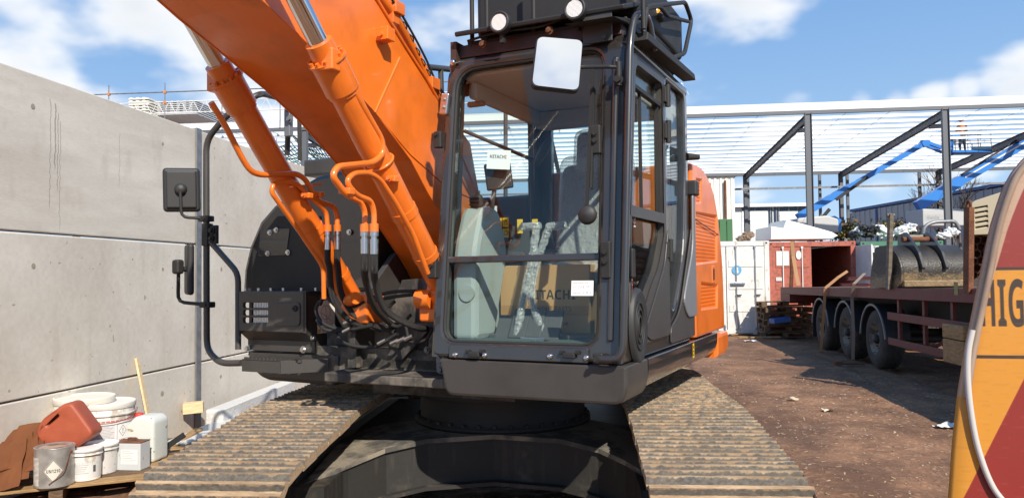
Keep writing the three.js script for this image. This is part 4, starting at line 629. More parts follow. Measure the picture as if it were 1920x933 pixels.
  { const q = Z(936, 427, -.62); part('warning_labels', [clean(new THREE.PlaneGeometry(.15, .15)).translate(...q)], std([1, 1, 1], .5, 0, { map: wl }), con, { uv: true }); const q2 = Z(923, 397, -.6); part('white_label', [clean(new THREE.PlaneGeometry(.07, .075)).translate(...q2)], M.white, con); part('label_board', [box(q[0] - .14, q[0] + .30, 1.86, 2.12, q[2] - .03, q[2] - .006)], M.interior, con); for (const px of [975, 1003]) { const k = Z(px, 424, -.6); part('yellow_tag', [box(k[0] - .018, k[0] + .018, k[1] - .045, k[1] + .045, k[2] - .004, k[2] + .004)], std([.75, .48, .03], .6), con); } }
  { const q = Z(882, 170, -.5); ex('dome_lamp', [move(turn(boxc(.15, .05, .09, .02), 0, .2, .15), ...q)], M.plastic); const r = Z(893, 195, -.5); ex('sun_blind_clip', [move(boxc(.12, .035, .04, .01), ...r)], std([.2, .08, .05], .6)); }
  { const q = Z(1018, 285, -.7); ex('interior_mirror', [move(turn(clean(new THREE.SphereGeometry(1, 20, 14)).scale(.03, .11, .06), 0, .3, -.5), ...q)], M.plastic); }
  ex('blind_bar', [rod(Z(870, 245, -.45), Z(1000, 300, -.75), .012)], M.plastic);
}
// cardboard box of parts on the cab floor: a thing of its own
{
  const z = -.56, a = K.onZ(937, 498, z), b = K.onZ(1106, 492, z), yb = 1.43;
  const cx = (a[0] + b[0]) / 2, w = b[0] - a[0], h = a[1] - yb, t = canvasTex(1024, Math.round(1024 * h / w), (c, W_, H_) => {
    c.fillStyle = '#b58d5c'; c.fillRect(0, 0, W_, H_); for (let i = 0; i < 3000; i++) { c.fillStyle = `rgba(${i % 2 ? 90 : 215},${i % 2 ? 62 : 175},${i % 2 ? 35 : 125},.05)`; c.fillRect((i * 379) % W_, (i * 211) % H_, 40 + (i % 60), 2); }
    c.fillStyle = '#a47a49'; c.fillRect(0, H_ * .58, W_, H_ * .14); c.fillStyle = '#3a3228'; c.font = `bold ${Math.round(H_ * .19)}px sans-serif`; c.fillText('HITACHI', W_ * .30, H_ * .49); c.font = `${Math.round(H_ * .095)}px sans-serif`; c.fillText('GENUINE PARTS', W_ * .31, H_ * .66); c.font = `bold ${Math.round(H_ * .065)}px sans-serif`; c.fillText('WWW.HCM.CO.UK', W_ * .36, H_ * .86);
  });
  const p = K.world(cx, yb, z - .2), o = thing('cardboard_box', 'brown cardboard parts box with black lettering standing inside the cab', 'box', p.toArray(), K.yaw);
  part('carton', [box(-w / 2, w / 2, 0, h, -.2, .198, .006)], M.card, o); part('printed_front', [clean(new THREE.PlaneGeometry(w * .985, h * .985)).translate(0, h / 2, .2005)], std([1, 1, 1], .85, 0, { map: t }), o, { uv: true });
  part('flap', [turn(boxc(w * .98, .006, .18), .12).translate(0, h + .008, -.1)], M.card, o); part('tape', [box(-.03, .03, h + .002, h + .006, -.2, .19)], std([.45, .32, .16], .4), o);
}
// ---------- tins, tubs and timber by the wall ----------
const WF = new Frame(-4.25, -6.38, 7.9);
{
  const seat = (px, py, h) => groundAt(px, py, h);
  // pallet of loose boards
  const PH = .135, g0 = groundAt(20, 925, PH), pal = thing('timber_pallet', 'weathered timber pallet carrying the paint tins and tubs', 'pallet', [g0.x, 0, g0.z], WF.yaw + .55);
  const dir = new Frame(g0.x, g0.z, 7.9 - 31.5), q = (px, py) => dir.local(groundAt(px, py, PH));
  const e0 = q(215, 925), e1 = q(330, 838);
  for (let i = 0; i < 8; i++) part('deck_board', [box(-1.6, 2.35, PH - .024, PH + rr(-.002, .002), -1.75 + i * .215, -1.58 + i * .215, .004)], i % 3 ? M.wood : M.woodOld, pal);
  for (const x of [-1.2, .3, 1.9]) part('bearer', [box(x - .05, x + .05, 0, PH - .025, -1.75, -.02, .004)], M.woodOld, pal);
  // white tubs
  const lab1 = canvasTex(512, 256, (c, w, h) => { c.fillStyle = '#dcdad8'; c.fillRect(0, 0, w, h); c.fillStyle = '#b9696b'; c.fillRect(0, 0, w, 12); c.fillStyle = '#c9c4c4'; c.fillRect(8, 26, 250, 110); c.fillStyle = '#8b8b90'; for (let i = 0; i < 10; i++) c.fillRect(18, 36 + i * 10, 190 + ((i * 37) % 50), 3); c.strokeStyle = '#555'; c.lineWidth = 3; c.strokeRect(280, 26, 210, 215); c.strokeRect(8, 150, 250, 90); c.save(); c.translate(335, 75); c.rotate(Math.PI / 4); c.strokeRect(-26, -26, 52, 52); c.restore(); c.fillStyle = '#222'; c.font = 'bold 46px serif'; c.fillText('!', 327, 92); c.fillStyle = '#777'; for (let i = 0; i < 9; i++) c.fillRect(295, 130 + i * 11, 100 + ((i * 53) % 80), 3); c.fillStyle = '#444'; c.fillRect(420, 190, 50, 40); for (let i = 0; i < 4; i++) c.fillRect(20, 165 + i * 18, 60 + i * 20, 5); });
  const tubBody = (r0, r1, h) => [[0, 0], [r0, 0], [r0 + .003, .01], [r1, h * .80], [r1 + .012, h * .80], [r1 + .012, h * .83], [r1 + .004, h * .84], [r1 + .006, h * .93]];
  const grimy = tex(256, (u, v) => mixc([.97, .96, .95], [.62, .57, .50], .55 * smooth(.55, .75, tf(u, v * .5, 9, 5, 500)) + .4 * smooth(.70, .78, tf(u, v, 30, 3, 510))), true, .55);
  const tub = (px, py, w, hpx, label, o = {}) => {
    const p = seat(px, py, PH), s = -p.z / FOC, r1 = w * s / 2, h = hpx * s, r0 = r1 * .88, t = thing('plastic_tub', label, 'tub', p.toArray(), rr(0, 6), o.group);
    const white = std(o.col || [.80, .79, .76], .45, 0, { map: grimy });
    part('body', [lathe(tubBody(r0, r1 - .01, h), 40)], white, t);
    part('lid', [lathe([[r1 - .012, h * .91], [r1 + .002, h * .91], [r1 + .004, h * .985], [r1, h], [r1 - .008, h], [r1 - .013, h * .985], [r1 * .6, h * .983], [0, h * .99]], 40)], std(o.lid || [.76, .75, .72], .5), t);
    if (o.label) { const a0 = o.turn ?? 0, arc = clean(new THREE.CylinderGeometry((r1 - .01) * .985, r0 * 1.03, h * .62, 30, 1, true, a0, 2.1)); arc.translate(0, h * .42, 0); part('label', [arc.scale(1.008, 1, 1.008)], std([1, 1, 1], .5, 0, { map: o.label }), t, { uv: true }); t.rotation.y = 0; }
    if (o.handle) { const hg = []; for (let k = 0; k <= 12; k++) { const a = Math.PI * k / 12; hg.push([(r1 + .012) * Math.cos(a), h * .86 - .12 * Math.sin(a) * o.handle, (r1 + .014) * Math.sin(a)]); } part('wire_handle', [hose(hg, .0035, 40, 6)], M.rusty, t); t.rotation.y = .5; }
    return t;
  };
  tub(157, 868, 102, 124, 'white plastic tub at the back with a dusty lid, half hidden by the labelled tub', { lid: [.70, .66, .58] });
  tub(196, 865, 102, 112, 'big white tub with printed hazard label and red band', { label: lab1, turn: -.75, lid: [.72, .69, .63], handle: .75 });
  tub(52, 868, 62, 73, 'small white tub with a torn grey lid edge beside the red can');
  tub(188, 885, 60, 55, 'short white tub with a smeared label behind the round-lidded one', { col: [.66, .66, .65] });
  tub(160, 897, 56, 58, 'short white tub with raised rim standing in front of the tubs', { label: canvasTex(256, 128, (c, w, h) => { c.fillStyle = '#cfcecb'; c.fillRect(0, 0, w, h); c.fillStyle = '#8d8a88'; for (let i = 0; i < 6; i++) c.fillRect(20, 30 + i * 13, 90 + ((i * 31) % 40), 3); c.fillStyle = '#555'; c.fillRect(180, 50, 24, 44); }), turn: -.5 });
  // metal paint tin with diamond label
  { const p = seat(101, 908, PH), s = -p.z / FOC, r = 33 * s, h = 72 * s, t = thing('paint_tin', 'dented round metal paint tin with a diamond hazard label', 'tin', p.toArray(), 0);
    const tin = std([1, 1, 1], .38, .55, { map: tex(256, (u, v) => mixc([.52, .51, .50], [.80, .79, .77], clamp(tf(u, v, 5, 5, 400) * 1.3 - .1)), true, .5) });
    part('body', [lathe([[0, 0], [r, 0], [r + .004, .008], [r, .016], [r, h * .47], [r + .003, h * .48], [r, h * .49], [r, h - .012], [r + .006, h - .006], [r + .004, h], [r - .015, h], [r - .02, h - .018], [0, h - .016]], 44)], tin, t);
    part('rusty_lid', [move(clean(new THREE.CylinderGeometry(r * .8, r * .8, .006, 36)), 0, h - .012, 0)], std([1, 1, 1], .8, 0, { map: tex(128, (u, v) => mixc([.62, .56, .50], [.45, .28, .19], smooth(.4, .65, tf(u, v, 5, 4, 410))), true, .4) }), t);
    const lb = canvasTex(256, 256, (c, w, h2) => { c.clearRect(0, 0, w, h2); c.save(); c.translate(128, 128); c.rotate(Math.PI / 4); c.fillStyle = '#c9c4b8'; c.fillRect(-86, -86, 172, 172); c.strokeStyle = '#2b2926'; c.lineWidth = 5; c.strokeRect(-80, -80, 160, 160); c.restore(); c.fillStyle = '#2a2724'; c.font = 'bold 46px sans-serif'; c.fillText('UN1210', 42, 146); });
    const arc = clean(new THREE.CylinderGeometry(r + .002, r + .002, h * .62, 16, 1, true, -.05, 1.05)); part('hazard_label', [arc.translate(0, h * .44, 0)], std([1, 1, 1], .6, 0, { map: lb, alphaTest: .5 }), t, { uv: true });
    part('paper_label', [clean(new THREE.CylinderGeometry(r + .0015, r + .0015, h * .7, 14, 1, true, -1.5, 1.2)).translate(0, h * .42, 0)], std([1, 1, 1], .7, 0, { map: canvasTex(256, 256, (c, w, h2) => { c.fillStyle = '#b9b5ae'; c.fillRect(0, 0, w, h2); for (let i = 0; i < 60; i++) { c.fillStyle = `rgba(120,110,100,${.05 + (i % 5) * .03})`; c.fillRect((i * 71) % w, (i * 37) % h2, 50, 30); } c.fillStyle = '#76716a'; for (let i = 0; i < 12; i++) c.fillRect(24, 30 + i * 17, 60 + ((i * 41) % 90), 3); }) }), t, { uv: true });
    part('handle_ear', [move(clean(new THREE.SphereGeometry(.014, 10, 8)), r, h * .86, .02)], M.rusty, t); part('wire_handle', [hose([[r, h * .86, .03], [r * .9, h * .4, r * .75], [r * .3, h * .12, r * 1.05]], .0035, 24, 6)], M.rusty, t); }
  // jerrycans
  const can = (name, label, p, ry, w, h, d, mat, o) => { const t = thing(name, label, 'jerrycan', p, ry);
    const sh = shape(rounded([[-w / 2, 0], [w / 2, 0], [w / 2, h * .9], [w * .35, h], [-w * .2, h], [-w / 2, h * .82]], [w * .14, w * .14, w * .16, w * .1, w * .1, w * .16], 5), o.hole ? [rounded(o.hole, .02, 4)] : []);
    const g = clean(new THREE.ExtrudeGeometry(sh, { depth: d - .07, bevelEnabled: true, bevelThickness: .035, bevelSize: .03, bevelOffset: -.03, bevelSegments: 4 })).translate(0, 0, -(d - .07) / 2);
    part('body', [toCreasedNormals(g, .7)], mat, t); part('cap', [move(lathe([[0, .04], [.034, .04], [.04, .03], [.04, 0]], 20), o.cap[0], o.cap[1], 0)], std(o.capCol, .45), t); return t; };
  { const p = seat(276, 862, PH), s = -p.z / FOC; can('jerrycan', 'translucent white plastic jerrycan with a red cap', p.toArray(), -.15, 55 * s, 84 * s, .24, std([.70, .71, .68], .5, 0, { map: tex(256, (u, v) => mixc([.93, .94, .93], [.62, .47, .30], .8 * smooth(.70, .80, tf(u, v * 2, 9, 4, 420))), true, .9) }), { cap: [-18 * s, 79 * s], capCol: [.55, .05, .04] }); }
  { const p = seat(118, 868, PH), s = -p.z / FOC, w = 82 * s, h = 74 * s, t = can('jerrycan', 'faded red plastic fuel can lying tilted on the tins', depthAt(150, 836, 6.62).toArray(), .05, w, h, .20, std([1, 1, 1], .55, 0, { map: tex(256, (u, v) => mixc([.56, .25, .16], [.66, .34, .23], tf(u, v, 6, 5, 430)), true, .6) }), { cap: [-w * .42, h * .80], capCol: [.02, .02, .02], hole: [[-w * .18, h * .80], [w * .12, h * .83], [w * .1, h * .90], [-w * .14, h * .88]] }); t.rotation.z = .62; }
  // rectangular tin with rusty top
  { const p = seat(246, 878, PH), s = -p.z / FOC, w = 54 * s, h = 50 * s, t = thing('solvent_tin', 'rectangular white tin with a rusty top and strap handle', 'tin', p.toArray(), -.12);
    part('body', [boxc(w, h, .15, .008).translate(0, h / 2, 0)], std([1, 1, 1], .45, .1, { map: tex(256, (u, v) => mixc([.78, .79, .79], [.50, .42, .36], .7 * smooth(.66, .76, tf(u, v * .3, 18, 4, 440))), true, .5) }), t);
    part('rusty_top', [boxc(w + .004, .008, .154, .003).translate(0, h + .003, 0)], M.rusty, t); part('strap_handle', [pipe([[-.04, h, 0], [-.035, h + .03, 0], [.05, h + .03, 0], [.055, h, 0]], .008, .02)], M.rusty, t);
    part('label', [clean(new THREE.PlaneGeometry(w * .62, h * .55)).translate(w * .1, h * .5, .0765)], std([1, 1, 1], .6, 0, { map: canvasTex(256, 160, (c, W_, H_) => { c.fillStyle = '#d9dad8'; c.fillRect(0, 0, W_, H_); c.fillStyle = '#8fa09a'; for (let i = 0; i < 7; i++) c.fillRect(20, 20 + i * 18, 130 + ((i * 47) % 80), 4); c.strokeStyle = '#9a9a98'; c.strokeRect(4, 4, W_ - 8, H_ - 8); }) }), t, { uv: true }); }
  // folded cardboard sheets at the edge
  { const p = seat(20, 905, PH), t = thing('folded_cardboard', 'crumpled brown cardboard sheets leaning on the tins', 'cardboard', p.toArray(), -.1); const brown = std([.36, .205, .12], .85, 0, { map: M.card.map });
    for (let i = 0; i < 4; i++) { const g = turn(clean(new THREE.PlaneGeometry(.62, .46, 14, 10)), -.9 + .06 * i, .25 - .05 * i, .50 - .05 * i), a = g.attributes.position; for (let k = 0; k < a.count; k++) { const n = fbm3(a.getX(k) * 5 + i, a.getY(k) * 5, i * 3, 2); a.setXYZ(k, a.getX(k), a.getY(k) + .05 * n, a.getZ(k) + .05 * n); } g.computeVertexNormals(); part('sheet', [g.translate(-.05 - .02 * i, .28 - .045 * i, .04 + .05 * i)], brown, t); } }
  { const p = seat(-10, 855, .2), t = thing('plastic_sheet', 'grey plastic sheet lying behind the cardboard', 'sheet', p.toArray(), .3); const g = turn(clean(new THREE.PlaneGeometry(.9, .5, 16, 8)), -1.2), a = g.attributes.position; for (let k = 0; k < a.count; k++) a.setY(k, a.getY(k) + .06 * fbm3(a.getX(k) * 4, a.getZ(k) * 4, 3, 3)); g.computeVertexNormals(); part('sheet', [g.translate(0, .12, 0)], std([.5, .5, .5], .4), t); }
  // plank leaning on the wall
  { const a = WF.onX(256, 672, .015), b = WF.onX(288, 800, .33); const t = tag(part('leaning_plank', [bar(WF.world(...a).toArray(), WF.world(b[0], .1, b[2]).toArray(), .075, .022, [1, 0, 0], .003)], M.woodPale, scene), 'pale sawn plank leaning against the concrete wall behind the jerrycan', 'plank'); }
  // white foam blocks and lumber along the wall foot
  const foam = std([.58, .57, .54], .8, 0, { bumpMap: M.conc.bumpMap, bumpScale: .01 });
  const block = (px0, py0, px1, py1, h, w, label) => { const a = groundAt(px0, py0, 0), b = groundAt(px1, py1, 0), L = a.distanceTo(b), g = new RoundedBoxGeometry(w, h, L, 4, .03), p = g.attributes.position; for (let i = 0; i < p.count; i++) { const n = fbm3(p.getX(i) * 5, p.getY(i) * 6, p.getZ(i) * 3 + px0, 3) * .06; p.setXYZ(i, p.getX(i) + n, p.getY(i) + n * .6, p.getZ(i) + n); } g.computeVertexNormals(); const m = tag(part('foam_block', [clean(g)], foam, scene), label, 'block'); m.position.copy(a).lerp(b, .5).setY(h / 2 - .01); m.rotation.y = Math.atan2(b.x - a.x, b.z - a.z); };
  block(325, 858, 452, 800, .16, .30, 'low white rough block lying by the track beyond the jerrycan'); block(400, 815, 540, 750, .30, .22, 'taller white rough block at the foot of the steel post');
  { const a = groundAt(298, 850, .14), b = groundAt(345, 818, .30); tag(part('angle_iron', [bar(a.toArray(), b.toArray(), .06, .02), bar([a.x, a.y + .02, a.z], [b.x, b.y + .02, b.z], .012, .05)], M.blackSatin, scene), 'black steel angle bar propped beside the jerrycan', 'steel bar'); }
  { const p = groundAt(362, 812, .0); tag(part('timber_offcut', [move(turn(boxc(.22, .12, .16, .006), 0, .3, .05), p.x, .30, p.z)], M.woodPale, scene), 'short timber offcut at the foot of the steel post', 'offcut'); tag(part('timber_batten', [bar(groundAt(330, 835, .12).toArray(), groundAt(372, 806, .16).toArray(), .09, .05)], M.wood, scene), 'timber batten lying along the wall foot', 'batten'); }
  // weeds
  const blade = clean(new THREE.ConeGeometry(.004, .16, 4)).translate(0, .08, 0), c = groundAt(308, 858, 0); scatter('weeds', 'tuft of green weeds beside the white blocks', blade, std([.10, .16, .03], .8), 120, o => { o.position.set(c.x + rr(-.15, .15), 0, c.z + rr(-.25, .25)); o.rotation.set(rr(-.6, .6), rr(0, 6), rr(-.6, .6)); o.scale.setScalar(rr(.5, 1.4)); }, () => lin(rr(.6, 1.3), rr(.8, 1.2), .6));
}
// ---------- flatbed trailer with its load ----------
const T = new Frame(6.74, -14.42, 7.15);
const TY = z => 1.50 + .014 * z;
{
  const tr = thing('flatbed_trailer', 'long dark red flatbed trailer on three axles with load posts', 'trailer', T.o.toArray(), T.yaw);
  const Wd = 2.5;
  const rave = (x0, x1) => { const g = box(x0, x1, -.19, 0, -7.2, 7.5, .008), p = g.attributes.position; for (let i = 0; i < p.count; i++) p.setY(i, p.getY(i) + TY(p.getZ(i))); return g; };
  part('side_rave', [rave(-.12, -.06)], M.redPaint, tr); part('side_rave', [rave(Wd - .06, Wd)], M.redPaint, tr);
  for (let i = 0; i < 16; i++) { const x = -.055 + i * .155, g = box(x, x + .148, -.045, -.006, -7.19, 7.49), p = g.attributes.position; for (let k = 0; k < p.count; k++) p.setY(k, p.getY(k) + TY(p.getZ(k))); part('deck_plank', [g], i % 3 ? M.woodOld : M.woodGrey, tr); }
  part('chassis', [bar([.75, 1.12, -7], [.75, 1.22, 7.4], .14, .42), bar([1.75, 1.12, -7], [1.75, 1.22, 7.4], .14, .42), ...[-6.8, -5.2, -2.6, -.8, 1.2, 2.8, 4.6, 6.4].map(z => box(-.05, Wd - .05, TY(z) - .2, TY(z) - .06, z - .05, z + .05)), ...[.05, -1.7, -3.5].map(z => rod([.3, .55, z], [2.2, .55, z], .07))], M.blackSatin, tr);
  part('rear_bumper', [box(0, Wd - .1, .95, 1.28, -7.25, -7.15), box(-.1, .6, 1.02, 1.28, -7.3, -6.2)], M.redPaint, tr);
  const tyre = () => turn(lathe([[.29, .0], [.33, -.005], [.40, -.012], [.47, .0], [.525, .03], [.548, .07], [.55, .19], [.548, .31], [.525, .35], [.47, .38], [.33, .385], [.29, .38]], 44), 0, 0, -Math.PI / 2);
  const tread = () => { const g = []; for (const x of [.10, .19, .28]) g.push(turn(clean(new THREE.TorusGeometry(.548, .011, 5, 44)), 0, Math.PI / 2).translate(x, 0, 0)); return g; };
  const rim = () => turn(lathe([[0, .10], [.07, .09], [.10, .06], [.13, .12], [.22, .15], [.26, .06], [.285, .0], [.295, .01]], 32), 0, 0, -Math.PI / 2);
  const hub = () => [turn(lathe([[0, -.02], [.06, -.015], [.085, .02], [.09, .1]], 20), 0, 0, -Math.PI / 2), ...[...Array(10)].map((_, k) => rod([.10, .165 * Math.cos(k * .628), .165 * Math.sin(k * .628)], [.06, .165 * Math.cos(k * .628), .165 * Math.sin(k * .628)], .016, .016, 6))];
  for (const z of [.05, -1.68, -3.52]) for (const side of [0, 1]) {
    const w = part('wheel', [...tyre() ? [tyre()] : [], ...tread()], M.tyre, tr); w.position.set(side ? Wd - .1 : 0, .548, z); if (side) w.rotation.y = Math.PI;
    part('rim', [rim()], M.dustySteel, w); part('hub', hub(), M.undercarriage, w);
    if (!side) { const arc = []; for (let k = 0; k <= 16; k++) { const a = (8 + 164 * k / 16) * Math.PI / 180; arc.push([.70 * Math.cos(a), .70 * Math.sin(a)]); } const inn = arc.slice().reverse().map(([a, b]) => [a * .965, b * .965]); part('mudguard', [ext([...arc, ...inn], -.02, .40, 'x').translate(0, .50, z)], M.plastic, tr); part('mudguard_trim', [ext([...arc.map(([a, b]) => [a * 1.012, b * 1.012]), ...arc.slice().reverse().map(([a, b]) => [a * .955, b * .955])], -.045, -.02, 'x').translate(0, .50, z)], M.steelGrey, tr); }
  }
  part('mud_flap', [box(0, .4, .25, .95, -4.32, -4.3)], M.rubber, tr);
  // side guard
  const z0 = 1.05, z1 = 7.2; part('guard_rail', [box(-.10, -.06, .97, 1.10, z0, z1, .006)], M.redPaint, tr); part('guard_rail', [box(-.10, -.06, .54, .66, z0, z1, .006)], M.redPaint, tr);
  for (const z of [1.45, 2.5, 3.5, 5.4]) part('guard_post', [box(-.06, -.01, .54, TY(z) - .19, z - .04, z + .04)], M.redPaint, tr);
  part('guard_brace', [bar([.0, .6, 2.6], [.6, 1.2, 3.3], .05, .05)], M.redPaint, tr);
  for (const [y, h] of [[.86, .20], [.52, .33]]) part('timber_fender', [box(-.22, -.105, y, y + h, 3.55, 4.2, .02)], M.wood, tr);
  // stakes
  { const a = T.onX(1667, 530, -.15), b = T.onX(1672, 400, -.15); part('stake', [bar([-.16, 1.5, a[2]], [-.16, b[1], b[2]], .13, .06, [1, 0, 0], .006), rod([-.22, b[1] - .03, b[2]], [-.1, b[1] - .03, b[2]], .03)], M.woodGrey, tr); }
  { const a = T.onX(1816, 530, -.12), b = T.onX(1818, 388, -.12); part('stake', [bar([-.12, 1.5, a[2]], [-.12, b[1], b[2]], .16, .07, [1, 0, 0], .006), turn(clean(new THREE.TorusGeometry(.05, .018, 8, 18)), 0, Math.PI / 2).translate(-.12, b[1] + .03, b[2])], M.rusty, tr, { label: 'rusty red steel stake' }); }
  { const a = T.onX(1484, 540, -.05), b = T.onX(1487, 452, -.05); part('stake', [bar([-.05, 1.4, a[2]], [-.05, b[1], b[2]], .10, .08, [1, 0, 0], .006)], M.rusty, tr); }
  const nq = T.onX(1793, 541, -.125), nt = canvasTex(64, 96, (c, w, h) => { c.fillStyle = '#8d8a4a'; c.fillRect(0, 0, w, h); c.strokeStyle = '#4b4a2c'; c.lineWidth = 3; c.strokeRect(4, 4, w - 8, h - 8); for (let i = 0; i < 5; i++) c.fillRect(12, 20 + i * 13, 40, 2); }); part('load_plate', [clean(new THREE.PlaneGeometry(.13, .18)).rotateY(-Math.PI / 2).translate(-.1225, nq[1], nq[2])], std([1, 1, 1], .6, 0, { map: nt }), tr, { uv: true });
}
// straps
const strapMat = std([.42, .23, .11], .85), strapMat2 = std([.26, .20, .15], .9);
{
  const st = (name, label, pts, mat, w = .06) => { const gs = []; for (let i = 0; i < pts.length - 1; i++) gs.push(bar(pts[i], pts[i + 1], .006, w, [.87, 0, .5])); tag(part(name, gs, mat, scene), label, 'strap', 'ratchet straps hanging from the trailer'); };
  const X = (px, py, x = -.16) => T.world(...T.onX(px, py, x)).toArray();
  st('ratchet_strap', 'orange strap from the trailer deck hanging past the rearmost wheel to the ground', [X(1590, 508, .3), X(1572, 520, .1), X(1548, 540), X(1545, 590), X(1541, 640), X(1539, 662)], strapMat);
  st('ratchet_strap', 'tan strap hanging between the two front wheels of the trailer to the ground', [X(1622, 512, .25), X(1602, 532), X(1598, 560), X(1601, 620), X(1600, 674)], strapMat2);
  st('ratchet_strap', 'orange strap with ratchet tied to the rusty pole at the trailer rear', [X(1486, 452), X(1488, 480), X(1493, 510), X(1498, 535)], strapMat, .09);
  const g = T.world(...T.onX(1600, 682, -.2)); tag(part('strap_hook', [box(g.x - .3, g.x + .22, 0, .03, g.z - .05, g.z + .03, .01), box(g.x - .35, g.x - .2, 0, .06, g.z - .1, g.z + .02, .01)], M.rusty, scene), 'rusty strap hook lying on the ground below the trailer', 'hook');
}
// excavator bucket on the deck
{
  const c = depthAt(1729, 534, 13.3), f = new Frame(c.x, c.z, -4), t = thing('digging_bucket', 'black excavator bucket caked with dried mud lying on the trailer', 'bucket', [c.x, TY(1.2), c.z], f.yaw);
  const s = 13.3 / FOC, w = 126 * s, h = 80 * s, prof = rounded([[-.55, 0], [.30, 0], [.42, .10], [.44, .36], [.30, .60], [.02, h], [-.34, h * .97], [-.50, .3]], [.03, .06, .1, .12, .15, .08, .05, .1], 6);
  const mud = std([1, 1, 1], .42, 0, { map: tex(512, (u, v) => { const n = tf(u, v, 5, 6, 450, .6), f2 = tf(u, v, 40, 3, 460), y = v; const m = smooth(.42, .16, y + (n - .5) * .5), sp = smooth(.64, .72, tf(u, v, 30, 3, 470)) * smooth(.75, .3, y); return mixc(mixc([.13, .125, .12], [.26, .24, .22], n), mixc([.40, .33, .24], [.62, .53, .40], f2), clamp(m + sp * .6)); }, true), bumpMap: M.conc.bumpMap, bumpScale: .006 });
  const uvOf = g => { const p = g.attributes.position, u = g.attributes.uv; for (let i = 0; i < p.count; i++) u.setXY(i, p.getX(i) + p.getZ(i) * .7, p.getY(i) / h); return g; };
  part('shell', [uvOf(ext(prof, -w / 2, w / 2, 'x', .01))], mud, t, { uv: true });
  part('side_plate', [uvOf(ext(prof.map(([a, b]) => [a * 1.02 - .01, b]), -w / 2 - .035, -w / 2 + .002, 'x', .004))], mud, t, { uv: true }); part('side_plate', [uvOf(ext(prof.map(([a, b]) => [a * 1.02 - .01, b]), w / 2 - .002, w / 2 + .03, 'x', .004))], mud, t, { uv: true });
  part('wear_strip', [uvOf(box(-w / 2, w / 2, .02, .13, .36, .455, .02))], mud, t, { uv: true });
  for (const x of [-.27, .14]) part('ear', [ext(rounded([[-.22, h * .85], [-.18, h + .18], [.02, h + .22], [.22, h + .06], [.40, .60], [.52, .34], [.48, .30], [.34, .40], [.1, h * .8]], .02), x - .025, x + .025, 'x', .004)], M.black, t);
  part('pin', [rod([-.36, h + .09, .06], [.24, h + .09, .06], .045, .045, 18)], M.rusty, t); part('cross_tube', [rod([-.3, h + .14, -.1], [.2, h + .14, -.1], .04, .04, 14)], M.dustySteel, t);
}
// red steel sections, pipes and compressor on the deck
{
  const q = z => T.world(.9, TY(z), z);
  for (const [x, z0, z1, y, lb] of [[.5, -3.6, -1.6, .02, 'red steel section on the trailer deck nearest the side rave'], [.75, -3.2, -1.2, .02, 'red steel section lying on the deck behind another red one'], [.6, -3.4, -1.5, .16, 'red steel section stacked on top of two others by the bucket'], [1.0, 2.4, 4.4, .02, 'red steel section lying on the deck behind the bucket'], [1.2, 2.3, 4.2, .16, 'upper red steel section between the bucket and the rusty stake']]) tag(part('steel_section', [bar(T.world(x, TY(z0) + y + .06, z0).toArray(), T.world(x, TY(z1) + y + .06, z1).toArray(), .12, .012), bar(T.world(x, TY(z0) + y, z0).toArray(), T.world(x, TY(z1) + y, z1).toArray(), .12, .012), bar(T.world(x, TY(z0) + y + .03, z0).toArray(), T.world(x, TY(z1) + y + .03, z1).toArray(), .014, .07)], std([.42, .035, .03], .5), scene), lb, 'steel section', 'red steel sections on the trailer deck');
  let n = 0; for (let r = 0; r < 6; r++) for (let c = 0; c < 2; c++) { const px = 1826 + c * 16 + (r % 2) * 6, py = 515 - r * 13, d = 10.6, a = depthAt(px, py, d), PD = V(.5, 0, -.87).normalize(), b = a.clone().addScaledVector(PD, 1.4); tag(part('steel_pipe', [clean(new THREE.CylinderGeometry(.058, .058, 1.4, 16, 1, true)).applyQuaternion(new THREE.Quaternion().setFromUnitVectors(V(0, 1, 0), PD)).translate(...a.clone().lerp(b, .5).toArray()), turn(clean(new THREE.RingGeometry(.046, .058, 16)), 0, -.52, 0).translate(...a.toArray()), turn(clean(new THREE.CircleGeometry(.047, 16)), 0, -.52, 0).translate(...a.clone().addScaledVector(PD, .12).toArray())], M.rusty, scene), 'rusty steel pipe in the stack under the beige compressor', 'pipe', 'pipes stacked on the trailer'); }
  const c0 = depthAt(1822, 440, 10.4), cp = thing('compressor', 'beige compressor cabinet with louvred side on top of the pipes', 'compressor', c0.toArray(), -.54), beige = std([.52, .45, .31], .6), s = 10.4 / FOC;
  const W2 = 1.3, H2 = 86 * s, slots = []; for (let i = 0; i < 5; i++) slots.push(rounded([[.05, .065 + i * .066], [.20, .085 + i * .066], [.20, .128 + i * .066], [.05, .105 + i * .066]], .006, 2));
  const co = [[0, 0], [W2, 0], [W2, .74], [.62, .64], [.02, .45]]; part('cabinet', [ext(rounded(co, [.02, .02, .04, .08, .05], 5), -.03, 0, 'z', .006, slots), ext(co, -1.2, -.12, 'z', .01)], beige, cp);
  for (let i = 0; i < 5; i++) part('louvre', [turn(boxc(.15, .008, .035), .7, 0, .13).translate(.125, .085 + i * .066, -.018)], beige, cp);
  part('cabinet_inside', [box(.03, .3, .03, .43, -.07, -.06)], M.rubber, cp); part('hose_bundle', [hose([[.25, -.02, .02], [.18, -.25, .06], [.22, -.5, .08], [.1, -.62, .05]], .05, 24), hose([[.4, -.02, .02], [.35, -.3, .08], [.3, -.6, .06]], .06, 24)], M.rubber, cp);
}
